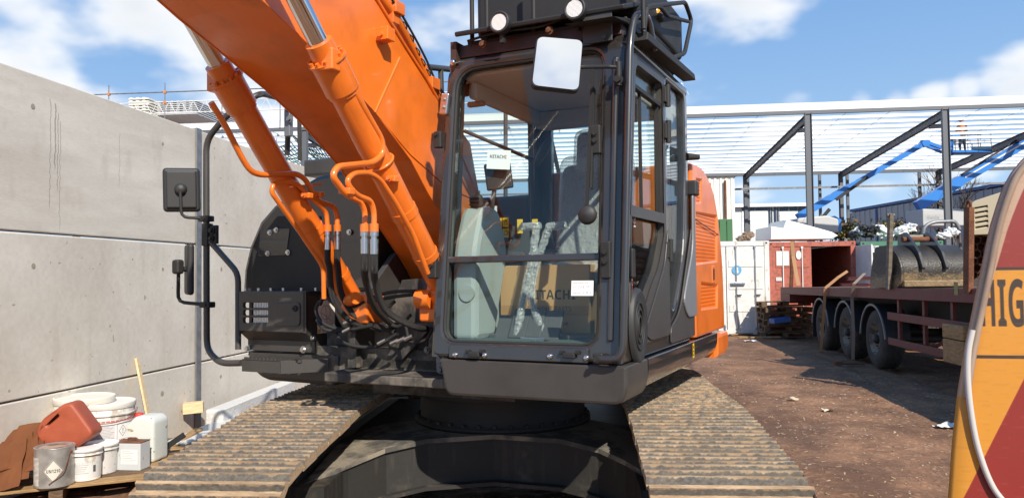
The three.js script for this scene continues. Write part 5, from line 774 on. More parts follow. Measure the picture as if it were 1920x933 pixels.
// pallets stacked behind the trailer
{
  const c = groundAt(1474, 630), proto = new THREE.Group(), s = 22 / FOC, L = 86 * s, D = 1.0;
  for (let i = 0; i < 6; i++) part('top_board', [box(-L / 2, L / 2, .12, .142, -D / 2 + i * .17, -D / 2 + i * .17 + .13)], i % 2 ? M.woodOld : M.wood, proto);
  for (const z of [-.45, 0, .45]) { part('bottom_board', [box(-L / 2, L / 2, 0, .02, z - .05, z + .05)], M.woodOld, proto); for (const x of [-L / 2 + .07, 0, L / 2 - .07]) part('block', [box(x - .07, x + .07, .02, .12, z - .05, z + .05)], M.woodOld, proto); }
  const labels = ['worn timber pallet at the bottom of the stack by the containers', 'timber pallet second from the bottom of the stack', 'timber pallet third from the bottom of the stack', 'timber pallet fourth from the bottom of the stack', 'timber pallet second from the top of the stack', 'broken timber pallet on top of the stack by the containers'];
  for (let i = 0; i < 6; i++) { const p = i ? proto.clone() : proto; p.name = numbered('pallet'); p.position.set(c.x + rr(-.12, .12), i * .172, c.z + rr(-.08, .08)); p.rotation.set(rr(-.02, .02), -.1 + rr(-.12, .12), i > 3 ? rr(-.05, .05) : 0); p.userData = { label: labels[i], category: 'pallet', group: 'pallets stacked behind the trailer' }; scene.add(p); }
  const b = depthAt(1463, 600, 21.2); tag(part('blue_crate_lid', [move(turn(boxc(.5, .14, .3, .02), 0, .2, .1), b.x, b.y, b.z)], std([.03, .10, .32], .5), scene), 'blue plastic offcut stuck in the pallet stack', 'plastic');
  for (const [px, py, r, l] of [[1400, 627, .3, 'loose broken board lying flat left of the pallet stack'], [1425, 634, -.2, 'loose board lying on the ground in front of the pallet stack']]) { const g = groundAt(px, py); tag(part('loose_board', [move(turn(boxc(1.1, .03, .14, .004), 0, r, .02), g.x, .03, g.z)], M.wood, scene), l, 'board'); }
}
// ---------- containers ----------
{
  const corr = (x0, x1, y0, y1, z, pitch, dep, axis) => { const p = []; let n = Math.round((x1 - x0) / pitch); const st = (x1 - x0) / n; for (let i = 0; i < n; i++) { const a = x0 + i * st; p.push([a, 0], [a + st * .25, 0], [a + st * .4, dep], [a + st * .75, dep], [a + st * .9, 0]); } p.push([x1, 0], [x1, -.02], [x0, -.02]); return ext(p, y0, y1, 'y'); };
  const cont = (f, w, h, L, mat, label, o = {}) => {
    const t = thing('shipping_container', label, 'container', f.o.toArray(), f.yaw);
    part('frame', [box(0, .14, 0, h, -.12, 0, .01), box(w - .14, w, 0, h, -.12, 0, .01), box(.14, w - .14, h - .14, h, -.12, 0, .006), box(.14, w - .14, 0, .14, -.12, 0, .006), ...[[0, 0], [w - .16, 0], [0, h - .12], [w - .16, h - .12]].map(([x, y]) => box(x - .004, x + .164, y - .002, y + .122, -.16, .006, .008))], mat, t);
    part('corner_slot', [[.08, h - .06], [w - .08, h - .06]].map(([x, y]) => box(x - .03, x + .03, y - .025, y + .025, .002, .008, .006)), M.rubber, t);
    part('side_wall', [turn(corr(.1, L, .1, h - .1, 0, .28, .036), 0, Math.PI / 2, 0).translate(.05, 0, 0)], mat, t);
    part('side_wall', [turn(corr(.1, L, .1, h - .1, 0, .28, .036), 0, Math.PI / 2, 0).translate(w - .06, 0, 0)], mat, t);
    part('roof', [box(0, w, h - .06, h - .02, -L, -.1)], mat, t); part('floor', [box(0, w, .1, .16, -L, -.1)], M.woodOld, t); part('rear_wall', [box(0, w, 0, h, -L - .04, -L)], mat, t);
    for (const side of o.doors || [0, 1]) { const a = side ? w / 2 + .01 : .14, b = side ? w - .14 : w / 2 - .01, d = part('door', [box(a, b, .14, h - .14, -.06, -.02, .006), ...[.28, .52, .76].map(k => box(a + .06, b - .06, h * k - .10, h * k + .10, -.02, -.004, .01))], mat, t); for (const k of [.25, .75]) part('locking_bar', [rod([a + (b - a) * k, .16, .015], [a + (b - a) * k, h - .16, .015], .018, .018, 10), box(a + (b - a) * k - .03, a + (b - a) * k + .03, h - .2, h - .14, -.01, .035), box(a + (b - a) * k - .03, a + (b - a) * k + .03, .14, .2, -.01, .035), box(a + (b - a) * k - .02, a + (b - a) * k + .14, h * .42, h * .42 + .03, .0, .045)], o.bar || M.zinc, d); }
    return t;
  };
  const fw = new Frame(depthAt(1282, 560, 22.8).x, -22.75, 4); const cw = cont(fw, 2.5, 2.74, 6, M.contWhite, 'white steel container with a blue round sticker next to the red one', {});
  const sticker = (t, x, y, r, draw) => part('round_sticker', [clean(new THREE.CircleGeometry(r, 24)).translate(x, y, -.0005 + .0)], std([1, 1, 1], .5, 0, { map: canvasTex(128, 128, draw) }), t, { uv: true });
  { const d = fw.onZ(1382, 506, .0); part('round_sticker', [clean(new THREE.CircleGeometry(.14, 24)).translate(d[0], d[1], .002)], std([1, 1, 1], .5, 0, { map: canvasTex(128, 128, (c) => { c.fillStyle = '#5f9cc4'; c.fillRect(0, 0, 128, 128); c.fillStyle = '#e8eef2'; c.beginPath(); c.arc(64, 46, 18, 0, 7); c.fill(); c.fillRect(44, 68, 40, 34); }) }), cw, { uv: true }); const e = fw.onZ(1385, 532, 0); part('door_handle', [box(e[0] - .22, e[0] + .18, e[1] - .04, e[1] + .05, .0, .06, .01)], M.zinc, cw); }
  const fr = new Frame(depthAt(1443, 560, 22.6).x, -22.6, 4); const cr = cont(fr, 2.5, 2.70, 6, M.contRed, 'rust red shipping container with one door open and dark inside', { doors: [0], bar: std([.7, .66, .62], .6) });
  { part('open_door', [box(2.5, 2.54, .14, 2.56, -.05, 1.15, .006)], M.contWhite, cr); const pl = (px, py, w, h, col) => { const q = fr.onZ(px, py, 0); part('door_plate', [box(q[0] - w / 2, q[0] + w / 2, q[1] - h / 2, q[1] + h / 2, .0, .008)], std(col, .5), cr); }; pl(1468, 484, .36, .42, [.72, .70, .66]); pl(1461, 523, .17, .11, [.6, .56, .52]); const q = fr.onZ(1498, 478, 0); part('door_plate', [move(turn(clean(new THREE.CylinderGeometry(.10, .10, .006, 20)).scale(.8, 1, 1.3), Math.PI / 2), q[0], q[1], .006)], std([.68, .66, .62], .5), cr); }
  const fg = new Frame(depthAt(1617, 560, 23.5).x, -23.5, 4); const cg = cont(fg, 2.44, 2.72, 6, M.contGreen, 'green site container half hidden behind the loaded bucket', {});
  { const q = fg.onZ(1632, 467, 0); part('white_sign', [box(q[0] - .26, q[0] + .26, q[1] - .1, q[1] + .1, .018, .024)], M.white, cg); }
  // what is stored on top of the containers
  const P = (px, py, D) => depthAt(px, py, D);
  const hull = [[1446, 449], [1447, 424], [1470, 428], [1476, 412], [1500, 418], [1535, 428], [1562, 436], [1573, 443], [1560, 449]], o0 = P(1446, 449, 24.5), hs = 24.5 / FOC; tag(part('fibreglass_canopy', [ext(hull.map(([a, b]) => [(a - 1446) * hs, (449 - b) * hs]), -1.6, 0, 'z', .03)], std([.80, .79, .74], .35), scene).translateX(o0.x).translateY(o0.y).translateZ(o0.z), 'white tapered fibreglass canopy lying on the containers', 'canopy');
  const lump = (name, label, px, py, D, w, h, d, col, grp, sd) => { const g = new THREE.IcosahedronGeometry(1, 3), p = g.attributes.position; for (let i = 0; i < p.count; i++) { const n = .85 + .9 * fbm3(p.getX(i) * 2.6 + sd, p.getY(i) * 2.6, p.getZ(i) * 2.6, 4); p.setXYZ(i, p.getX(i) * n * w / 2, Math.max(-.6, p.getY(i)) * n * h / 2, p.getZ(i) * n * d / 2); } const gg = mergeVertices(clean(g), 1e-4); gg.computeVertexNormals(); const c = P(px, py, D); tag(part(name, [clean(g).computeVertexNormals() || clean(g)], std(col, .6), scene).translateX(c.x).translateY(c.y).translateZ(c.z), label, 'bag', grp); };
  let sd = 1; for (const [px, py, w, h] of [[1612, 436, .5, .4], [1650, 434, .6, .5], [1662, 440, .5, .4], [1690, 434, .5, .4], [1772, 442, .5, .3], [1785, 436, .5, .35], [1706, 428, .5, .4]]) lump('plastic_bag', 'crumpled white plastic bag on the container roofs', px, py, 25.5, w, h, .6, [.72, .72, .71], 'white bags on the container roofs', sd++ * 3.7);
  for (const [px, py, w, h] of [[1628, 438, .5, .45], [1640, 430, .4, .3], [1602, 441, .3, .3], [1620, 428, .35, .25]]) lump('plastic_bag', 'crumpled black plastic bag on the container roofs', px, py, 25.3, w, h, .6, [.02, .02, .02], 'black bags on the container roofs', sd++ * 3.7);
  for (const [px, py] of [[1398, 446], [1404, 441], [1392, 448]]) lump('rubble_bag', 'small brown lump of rubbish on the white container', px, py, 24, .4, .25, .4, [.22, .15, .10], 'rubbish on the white container', sd++ * 2.9);
  { const a = P(1350, 452, 26), t = tag(part('waste_bin', [box(-.6, .45, -.1, .75, -.8, 0, .02), ...[-.5, -.25, 0, .25].map(x => box(x, x + .05, -.1, .7, 0, .04))], std([.04, .13, .05], .6), scene), 'green ribbed waste bin behind the white container', 'bin'); t.position.copy(a); }
}
{ const P2 = (a, b) => depthAt(a, b, 24.5).toArray(); tag(part('tube_hoop', [pipe([P2(1731, 448), P2(1733, 425), P2(1750, 416), P2(1792, 414), P2(1800, 430)], .06, .3)], M.galv, scene), 'bent grey tube hoop standing behind the bucket', 'tube'); }
// big worn tyre behind the excavator
{ const p = groundAt(1352, 622), t = thing('loader_tyre', 'large dusty tyre standing behind the excavator', 'tyre', [p.x - .05, 0, p.z], 1.25), R = 1.02, dusty = std([1, 1, 1], .9, 0, { map: tex(256, (u, v) => mixc([.36, .32, .27], [.60, .54, .46], tf(u, v, 6, 5, 480)), true, .9) });
  part('tyre', [turn(lathe([[.5, -.22], [.62, -.26], [.85, -.26], [.97, -.2], [R, -.08], [R, .08], [.97, .2], [.85, .26], [.62, .26], [.5, .22]], 40), Math.PI / 2).translate(0, R, 0)], dusty, t); part('rim', [turn(lathe([[0, .05], [.3, .03], [.48, .12], [.52, .22]], 30), Math.PI / 2).translate(0, R, 0)], M.dustySteel, t); }
// ---------- steel building, lifts and what lies beyond ----------
const B = new Frame(0, -36, 6);
const BX0 = 13.55, BAY = 5.9;
const eaveH = z => 9.12 + .062 * z;
{
  const b = thing('steel_frame_building', 'steel frame building under construction with white roof purlins', 'building', B.o.toArray(), B.yaw);
  const xs = []; for (let k = -6; k <= 3; k++) xs.push(BX0 + BAY * k); const L0 = xs[0] - .5, L1 = xs[xs.length - 1] + .5, ZR = -14.6;
  const ib = (a, c, d, w, up) => { const A = V(...a), C = V(...c), dir = C.clone().sub(A).normalize(), u = V(...up), s = u.clone().cross(dir).normalize(), y = dir.clone().cross(s); const off = k => [A.clone().addScaledVector(y, k).toArray(), C.clone().addScaledVector(y, k).toArray()]; const f1 = off(d / 2 - .01), f2 = off(-d / 2 + .01); return [bar(a, c, .014, d - .02, up), bar(f1[0], f1[1], w, .02, up), bar(f2[0], f2[1], w, .02, up)]; };
  for (const x of xs) {
    part('column', ib([x, 0, 0], [x, eaveH(0) - .1, 0], .30, .19, [1, 0, 0]), M.steelFrame, b);
    part('rear_column', ib([x, 0, ZR], [x, eaveH(ZR) - .1, ZR], .34, .20, [0, 0, 1]), M.steelFrame, b);
    part('rafter', [...ib([x, eaveH(0) - .32, -.1], [x, eaveH(ZR) - .28, ZR + .1], .34, .18, [0, 1, 0]), ...ib([x, eaveH(0) - .85, -.15], [x, eaveH(-1.6) - .5, -1.7], .2, .2, [0, 1, 0])], M.steelFrame, b);
    part('rail_bracket', [box(x - .12, x + .12, 7.0, 7.25, ZR + .1, ZR + .2)], M.galv, b);
  }
  part('eave_beam', [box(L0, L1, eaveH(0) - .16, eaveH(0) + .0, -.08, .06)], M.steelFrame, b); part('rear_eave_beam', [box(L0, L1, eaveH(ZR) - .22, eaveH(ZR) - .04, ZR - .06, ZR + .06)], M.steelFrame, b);
  part('fascia', [box(L0, L1, eaveH(0) + .004, eaveH(0) + .32, .02, .05), box(L0, L1, eaveH(0) + .32, eaveH(0) + .35, -.3, .06)], M.sheetWhite, b);
  for (let k = 0; k < 15; k++) { const z = -.55 - k * 1.0; part('purlin', [box(L0, L1, eaveH(z) - .02, eaveH(z) + .125, z - .0012, z + .0012), box(L0, L1, eaveH(z) - .02, eaveH(z) - .016, z, z + .065), box(L0, L1, eaveH(z) + .121, eaveH(z) + .125, z - .065, z)], M.sheetWhite, b); }
  for (let k = 0; k < xs.length - 1; k++) for (const f of [.33, .66]) part('sag_rod', [bar([xs[k] + BAY * f, eaveH(0) + .05, -.3], [xs[k] + BAY * f, eaveH(ZR) + .05, ZR], .012, .012)], M.steelFrame, b);
  // rear wall rails and posts
  for (const y of [7.1]) part('cladding_rail', [box(L0, L1, y, y + .12, ZR + .18, ZR + .24)], M.galv, b);
  for (const px of [1405, 1540, 1592, 1728]) { const q = B.onZ(px, 440, ZR); part('rear_post', [box(q[0] - .08, q[0] + .08, 0, eaveH(ZR) - .2, ZR - .08, ZR + .08)], M.steelFrame, b); }
}
// scaffold guard rail on the roof edge, sheet packs and nets, left of the excavator
{
  const g = thing('roof_edge_guard', 'white lattice guard rail with orange couplers along the roof edge', 'guard rail', B.o.toArray(), B.yaw), x0 = -24, x1 = 8;
  part('top_rail', [rod([x0, 11.05, .2], [x1, 11.0, .2], .03, .03, 8)], M.galv, g); part('mid_rail', [rod([x0, 10.55, .2], [x1, 10.5, .2], .025, .025, 8), rod([x0, 10.0, .2], [x1, 9.95, .2], .025, .025, 8)], M.white, g);
  for (let x = x0; x < x1; x += .62) part('lattice', [rod([x, 10.0, .2], [x + .31, 10.55, .2], .014, .014, 6), rod([x + .31, 10.55, .2], [x + .62, 10.0, .2], .014, .014, 6)], M.white, g);
  for (let x = x0 + 1; x < x1; x += 2.95) { part('standard', [rod([x, 9.2, .2], [x, 11.5, .2], .026, .026, 8)], M.galv, g); part('coupler', [box(x - .06, x + .06, 10.98, 11.1, .14, .26), box(x - .06, x + .06, 10.46, 10.58, .14, .26)], std([.75, .22, .04], .6), g); }
  const pack = (name, label, pxa, pxb, pya, pyb, n, mat, dz, dep) => { const a = B.onZ(pxa, pyb, dz), c = B.onZ(pxb, pya, dz), t = thing(name, label, 'sheet pack', B.world(a[0], a[1], dz).toArray(), B.yaw, 'cladding packs on the roof'); const w = c[0] - a[0], h = c[1] - a[1]; for (let i = 0; i < n; i++) { const y = h * i / n; part('sheet', [box(0, w, y, y + h / n * .45, -dep, 0), ...[...Array(Math.max(2, Math.round(w / .35)))].map((_, k) => box(k * .35 + .05, k * .35 + .2, y + h / n * .45, y + h / n * .72, -dep, .0))], mat, t); } return t; };
  pack('sheet_pack', 'cream stack of cladding sheets on the roof edge', 240, 278, 180, 213, 6, M.cream, -1.2, 4);
  pack('sheet_pack', 'grey stack of corrugated sheets on the roof edge', 281, 368, 186, 216, 7, std([.50, .51, .52], .5), -2.0, 5);
  // nets
  const net = (label, px0, px1, z0, z1, sag, sd) => { const a = B.onZ(px0, 300, z0)[0], c = B.onZ(px1, 300, z0)[0], n = 26, m = 18, gs = [], P = (i, j) => { const u = i / n, v = j / m, x = a + (c - a) * u, z = z0 + (z1 - z0) * v; return [x, eaveH(z) - .15 - sag * 4 * u * (1 - u) - .5 * Math.sin(v * 3.1) - .35 * fbm3(x * .5 + sd, z * .5, sd, 3), z]; }; for (let i = 0; i <= n; i++) for (let j = 0; j < m; j++) gs.push(bar(P(i, j), P(i, j + 1), .045, .02)); for (let j = 0; j <= m; j++) for (let i = 0; i < n; i++) gs.push(bar(P(i, j), P(i + 1, j), .02, .045)); tag(setPos(part('safety_net', gs, std([.05, .20, .17], .8), scene)), label, 'net', 'safety nets under the roof'); };
  const setPos = m => { m.position.copy(B.o); m.rotation.y = B.yaw; return m; };
  net('teal safety net slung under the roof purlins above the wall end', 420, 545, -2, -12, .5, 2); net('teal safety net sagging under the purlins left of the boom', 545, 700, -1, -13, .9, 5);
}
// boom lifts
function boomLift(label, f, base, boom, basket) {
  const t = thing('boom_lift', label, 'boom lift', f.o.toArray(), f.yaw);
  base(t); boom(t); if (basket) basket(t); return t;
}
{
  const D = 41, f = new Frame(depthAt(1530, 500, D).x, -D, 0), q = (px, py, z = 0) => f.onZ(px, py, z);
  boomLift('blue boom lift with its platform raised up to the roof', f, t => {
    const a = q(1486, 437), b = q(1572, 405); const hull = rounded([[q(1488, 436)[0], q(1488, 436)[1]], [q(1566, 436)[0], q(1566, 436)[1]], [q(1566, 412)[0], q(1566, 412)[1]], [q(1545, 405)[0], q(1545, 405)[1]], [q(1490, 410)[0], q(1490, 410)[1]]], .12, 4);
    part('turntable', [ext(hull, -1.0, .5, 'z', .06)], M.liftGrey, t); part('chassis', [box(a[0] - .3, b[0] + .6, .6, 1.5, -1.0, .7, .05)], M.liftBlue, t);
    for (const x of [a[0] + .2, b[0] + .1]) for (const z of [.75, -1.15]) part('wheel', [turn(clean(new THREE.CylinderGeometry(.5, .5, .35, 24)), Math.PI / 2).translate(x, .5, z)], M.tyre, t);
    part('counterweight', [ext([q(1556, 435), q(1574, 435), q(1574, 412), q(1562, 405)].map(p => [p[0], p[1]]), -.8, .3, 'z', .03)], M.liftBlue, t);
  }, t => {
    const p0 = q(1496, 407), p1 = q(1590, 352), p2 = q(1735, 268); part('boom', [bar([p0[0], p0[1], 0], [p1[0], p1[1], 0], .30, .36)], M.liftBlue, t); part('inner_boom', [bar([p1[0], p1[1], 0], [p2[0], p2[1], 0], .22, .26)], M.liftBlue, t); part('hose_track', [bar([p0[0] + 2, p0[1] + .9, .2], [p1[0] + 1, p1[1] + .55, .2], .08, .16)], M.blackSatin, t);
    part('lift_ram', [rod([q(1528, 425)[0], q(1528, 425)[1], 0], [q(1556, 392)[0], q(1556, 392)[1], 0], .09)], M.blackSatin, t);
    const p3 = q(1766, 277); part('jib', [bar([p2[0] - .1, p2[1] + .12, 0], [p3[0], p3[1], 0], .18, .16), bar([p2[0] - .2, p2[1] - .05, .05], [p3[0], p3[1] - .25, .05], .14, .12), move(turn(clean(new THREE.CylinderGeometry(.22, .22, .3, 16)), Math.PI / 2), p2[0], p2[1], 0)], M.liftBlue, t);
  }, t => {
    const a = q(1778, 288), b = q(1850, 275), y = a[1]; part('platform', [box(a[0], b[0], y, y + .12, -.5, .45)], M.liftBlue, t); part('toe_board', [box(a[0] + 1.0, b[0], y + .12, y + .3, .44, .46)], std([.25, .5, .6], .5), t);
    const top = y + 1.1, rail = []; for (const z of [-.48, .44]) { rail.push(rod([a[0], top, z], [b[0], top, z], .02, .02, 8), rod([a[0], y + .6, z], [b[0], y + .6, z], .016, .016, 8)); for (let x = a[0]; x <= b[0] + .01; x += (b[0] - a[0]) / 3) rail.push(rod([x, y, z], [x, top, z], .02, .02, 8)); } rail.push(rod([b[0], top, -.48], [b[0], top, .44], .02), rod([a[0], top, -.48], [a[0], top, .44], .02)); part('guard_rail', rail, M.blackSatin, t);
    part('control_box', [box(a[0] - .05, a[0] + .55, y + .75, y + 1.15, -.2, .3, .03), box(a[0] - .15, a[0] + .25, y - .1, y + .8, -.15, .15, .03)], M.liftBlue, t);
  });
  // worker on the platform
  const a = q(1806, 289), t = thing('person', 'person in orange helmet and orange vest standing on the raised lift platform', 'person', [f.o.x + a[0], a[1] + .12, f.o.z], -.9);
  const J = [[0, .98, 0, .14], [0, 1.22, .01, .15], [0, 1.42, .0, .15], [0, 1.52, .02, .065], [0, 1.64, .05, .10]];
  const bones = [[[0, .95, 0], [0, 1.40, 0], .145, .165], [[0, 1.42, 0], [0, 1.56, .03], .065, .06], [[0, 1.62, .04], [0, 1.68, .04], .095, .10]];
  for (const s of [-1, 1]) bones.push([[s * .09, .95, 0], [s * .11, .50, .03], .105, .07], [[s * .11, .50, .03], [s * .12, .08, -.02], .068, .048], [[s * .12, .05, -.02], [s * .13, .04, .16], .045, .04], [[s * .19, 1.40, 0], [s * .25, 1.13, .06], .062, .05], [[s * .25, 1.13, .06], [s * .14, 1.02, .30], .048, .036], [[s * .14, 1.02, .30], [s * .11, 1.02, .38], .036, .03]);
  const N = 56, mc = new MarchingCubes(N, new THREE.MeshStandardMaterial(), false, false, 60000), S = 1.0; mc.isolation = 0;
  const seg = (p, A, C, r0, r1) => { const dx = C[0] - A[0], dy = C[1] - A[1], dz = C[2] - A[2], l = dx * dx + dy * dy + dz * dz, h = clamp(((p[0] - A[0]) * dx + (p[1] - A[1]) * dy + (p[2] - A[2]) * dz) / l); return Math.hypot(p[0] - A[0] - dx * h, p[1] - A[1] - dy * h, p[2] - A[2] - dz * h) - (r0 + (r1 - r0) * h); };
  for (let k = 0; k < N; k++) for (let j = 0; j < N; j++) for (let i = 0; i < N; i++) { const p = [(i / N * 2 - 1) * S, (j / N * 2 - 1) * S + .88, (k / N * 2 - 1) * S]; let d = 9; for (const [A, C, r0, r1] of bones) { const e = seg(p, A, C, r0, r1), h = clamp(.5 + .5 * (d - e) / .05); d = d + (e - d) * h - .05 * h * (1 - h); } mc.field[i + j * N + k * N * N] = -d; }
  mc.update(); const cnt = mc.count, pos = mc.positionArray.slice(0, cnt * 3), nor = mc.normalArray.slice(0, cnt * 3), col = new Float32Array(cnt * 3);
  for (let i = 0; i < cnt; i++) { pos[i * 3] *= S; pos[i * 3 + 1] = pos[i * 3 + 1] * S + .88; pos[i * 3 + 2] *= S; const y = pos[i * 3 + 1], x = Math.abs(pos[i * 3]), z = pos[i * 3 + 2]; col.set(y > 1.50 ? [.45, .25, .17] : y > .97 && x < .19 && z < .2 ? [.80, .20, .02] : z > .31 ? [.45, .25, .17] : y > .95 ? [.03, .035, .05] : y < .1 ? [.02, .02, .02] : [.03, .04, .06], i * 3); }
  const g = new THREE.BufferGeometry(); g.setAttribute('position', new THREE.BufferAttribute(pos, 3)); g.setAttribute('normal', new THREE.BufferAttribute(nor, 3)); g.setAttribute('color', new THREE.BufferAttribute(col, 3)); part('body', [g], std([1, 1, 1], .8, 0, { vertexColors: true }), t);
  part('helmet', [lathe([[.155, 1.70], [.15, 1.715], [.125, 1.72], [.12, 1.76], [.09, 1.82], [0, 1.845]], 20).translate(0, 0, .04)], std([.85, .20, .02], .4), t);
}
{
  const D = 39, f = new Frame(depthAt(1760, 500, D).x, -D, 0), q = (px, py) => f.onZ(px, py, 0);
  boomLift('blue boom lift with grey engine housing standing under the steel frame', f, t => {
    const a = q(1720, 425), b = q(1806, 392), hull = rounded([[a[0], a[1]], [b[0], a[1]], [b[0], b[1] - .1], [b[0] - .6, b[1]], [a[0], b[1]]], .08, 4); part('engine_housing', [ext(hull, -1.1, .6, 'z', .05)], M.liftGrey, t);
    const tx = canvasTex(256, 96, (c, w, h) => { c.fillStyle = '#a9abab'; c.fillRect(0, 0, w, h); c.strokeStyle = '#6c6f72'; c.font = 'bold 64px sans-serif'; c.lineWidth = 3; c.strokeText('Genie', 22, 70); }); part('lettering', [clean(new THREE.PlaneGeometry(.9, .34)).translate(a[0] + .55, (a[1] + b[1]) / 2 - .02, .603)], std([1, 1, 1], .5, 0, { map: tx }), t, { uv: true }); part('yellow_mark', [box(a[0] + .9, a[0] + 1.3, a[1] + .2, a[1] + .28, .6, .606)], std([.7, .55, .05], .5), t);
    part('chassis', [box(a[0] + .8, b[0] + .7, .7, 1.75, -1.1, .8, .05)], M.liftBlue, t); for (const x of [a[0] + .75, b[0] + .3]) for (const z of [.85, -1.2]) { const w = part('wheel', [turn(clean(new THREE.CylinderGeometry(.52, .52, .36, 26)), Math.PI / 2).translate(x, .52 + .55, z)], M.tyre, t); part('rim', [turn(clean(new THREE.CylinderGeometry(.26, .26, .38, 20)), Math.PI / 2).translate(x, .52 + .55, z)], M.white, w); }
    part('chassis_leg', [box(a[0] + .9, b[0] + .6, 0, .7, -.9, .6, .04)], M.blackSatin, t);
  }, t => { const p0 = q(1720, 387), p1 = q(1800, 339), p2 = q(1930, 264); part('boom', [bar([p0[0], p0[1], 0], [p1[0], p1[1], 0], .40, .52)], M.liftBlue, t); part('inner_boom', [bar([p1[0] - .2, p1[1] - .14, 0], [p2[0], p2[1], 0], .30, .42)], M.liftBlue, t); part('boom_stripe', [bar([p1[0] + .2, p1[1] + .16, .16], [p2[0], p2[1] + .08, .16], .02, .07)], M.white, t); part('hose_track', [bar([p1[0] + .1, p1[1] + .30, 0], [p2[0] - .3, p2[1] + .24, 0], .12, .08)], M.blackSatin, t); });
}
// far buildings and tree
{
  const Pd = (px, py, D) => depthAt(px, py, D);
  { const D = 72, f = new Frame(Pd(1370, 500, D).x, -D, 3), q = (px, py) => f.onZ(px, py, 0), a = q(1372, 383), b = q(1518, 383), t = thing('office_building', 'white building with two roller shutters and dark windows beyond the steel frame', 'building', f.o.toArray(), f.yaw);
    part('wall', [box(a[0], b[0], 0, a[1] - .3, -12, 0)], std([.60, .62, .64], .7), t); part('roof', [box(a[0] - .4, b[0] + .4, a[1] - .3, a[1], -12.4, .5)], M.sheetWhite, t);
    for (const [p0, p1] of [[1391, 1440], [1462, 1495]]) { const u = q(p0, 397), v = q(p1, 430), s = part('roller_shutter', [box(u[0], v[0], 0, u[1], .0, .06)], M.sheetWhite, t); for (let y = .4; y < u[1]; y += .42) part('slat', [box(u[0], v[0], y, y + .05, .06, .085)], M.white, s); }
    for (const [p0, p1, y0, y1] of [[1391, 1440, 387, 395], [1441, 1449, 388, 425], [1451, 1461, 388, 425], [1462, 1496, 387, 395], [1497, 1512, 388, 425]]) { const u = q(p0, y0), v = q(p1, y1), w = part('window', [box(u[0], v[0], v[1], u[1], .0, .05)], std([.03, .05, .08], .1), t); part('mullion', [box((u[0] + v[0]) / 2 - .05, (u[0] + v[0]) / 2 + .05, v[1], u[1], .05, .09)], M.galv, w); } }
  { const h = 7.6, A = Pd(1592, 395, (h - 1.8) * FOC / (511.5 - 395)), C = Pd(1905, 338, (h - 1.8) * FOC / (507 - 338)), L = Math.hypot(A.x - C.x, A.z - C.z), t = thing('warehouse', 'grey clad warehouse with blue roof edge far behind the lifts', 'building', [A.x, 0, A.z], -Math.atan2(C.z - A.z, C.x - A.x));
    const ribs = []; for (let x = 0; x < L; x += .9) ribs.push(box(x, x + .3, 0, h - .3, 0, .04)); part('wall', [box(0, L, 0, h - .3, -20, 0), ...ribs], std([.33, .335, .34], .6), t); part('blue_trim', [box(-.1, L + .1, h - .22, h, -20.1, .1)], std([.03, .09, .26], .5), t); part('corner_trim', [box(-.1, .25, 0, h - .35, -.1, .1), box(L * .22, L * .22 + .25, 0, h - .35, .04, .1)], std([.03, .09, .26], .5), t);
    part('window_band', [box(.5, L * .2, 2.6, 4.2, .04, .09)], std([.03, .05, .08], .15), t); }
  { const D = 31, f = new Frame(Pd(1300, 500, D).x, -D, 5), a = f.onZ(1318, 326, 0), b = f.onZ(1377, 326, 0), ribs = []; for (let x = a[0]; x < b[0] - .1; x += .22) ribs.push(box(x, x + .09, 0, a[1] - .15, 0, .035)); const t = thing('clad_store', 'cream ribbed metal store behind the white container', 'building', f.o.toArray(), f.yaw); part('wall', [box(a[0] - 3, b[0], 0, a[1] - .1, -6, 0), ...ribs], M.cream, t); part('roof_trim', [box(a[0] - 3, b[0] + .1, a[1] - .12, a[1], -6, .12)], M.steelFrame, t); const dp = f.onZ(1360, 400, 0); part('downpipe', [rod([dp[0], 0, .12], [dp[0], a[1] - .3, .12], .05)], M.rusty, t); }
  { const c = Pd(1800, 400, 46), t = thing('bare_tree', 'bare winter tree behind the second boom lift', 'tree', [c.x, 0, c.z], 0), br = [], tw = []; const grow = (p, d, L, r, n) => { const e = p.clone().addScaledVector(d, L); (n > 3 ? br : tw).push(rod(p.toArray(), e.toArray(), r, r * .68, n > 3 ? 7 : 4)); if (!n) return; const k = n > 4 ? 3 : 2 + (rnd() < .55 ? 1 : 0); for (let i = 0; i < k; i++) grow(e.clone().addScaledVector(d, -L * rr(0, .35)), d.clone().add(V(rr(-.75, .75), rr(-.15, .55), rr(-.75, .75))).normalize(), L * rr(.62, .82), r * .62, n - 1); }; grow(V(0, 0, 0), V(.02, 1, 0), 2.9, .16, 6); const bark = std([.13, .10, .08], .9); const tk = part('trunk', br, bark, t); part('crown', tw, bark, t); }
  // scrub along the warehouse foot
  const leaf = clean(new THREE.PlaneGeometry(.18, .12)), cs = [[1575, 425], [1585, 420], [1672, 418], [1690, 424]].map(([a, b]) => depthAt(a, b, 48)); scatter('scrub', 'dry scrub growing in front of the grey warehouse', leaf, std([.16, .15, .07], .9), 1600, (o, i) => { const c = cs[i % 4]; o.position.set(c.x + (rnd() + rnd() - 1) * 1.2, c.y + (rnd() + rnd() - 1) * .7 - .3, c.z + rr(-.8, .8)); o.rotation.set(rr(0, 6), rr(0, 6), rr(0, 6)); o.scale.setScalar(rr(.5, 1.2)); }, () => lin(rr(.6, 1.3), rr(.6, 1.2), rr(.5, .9)));
}
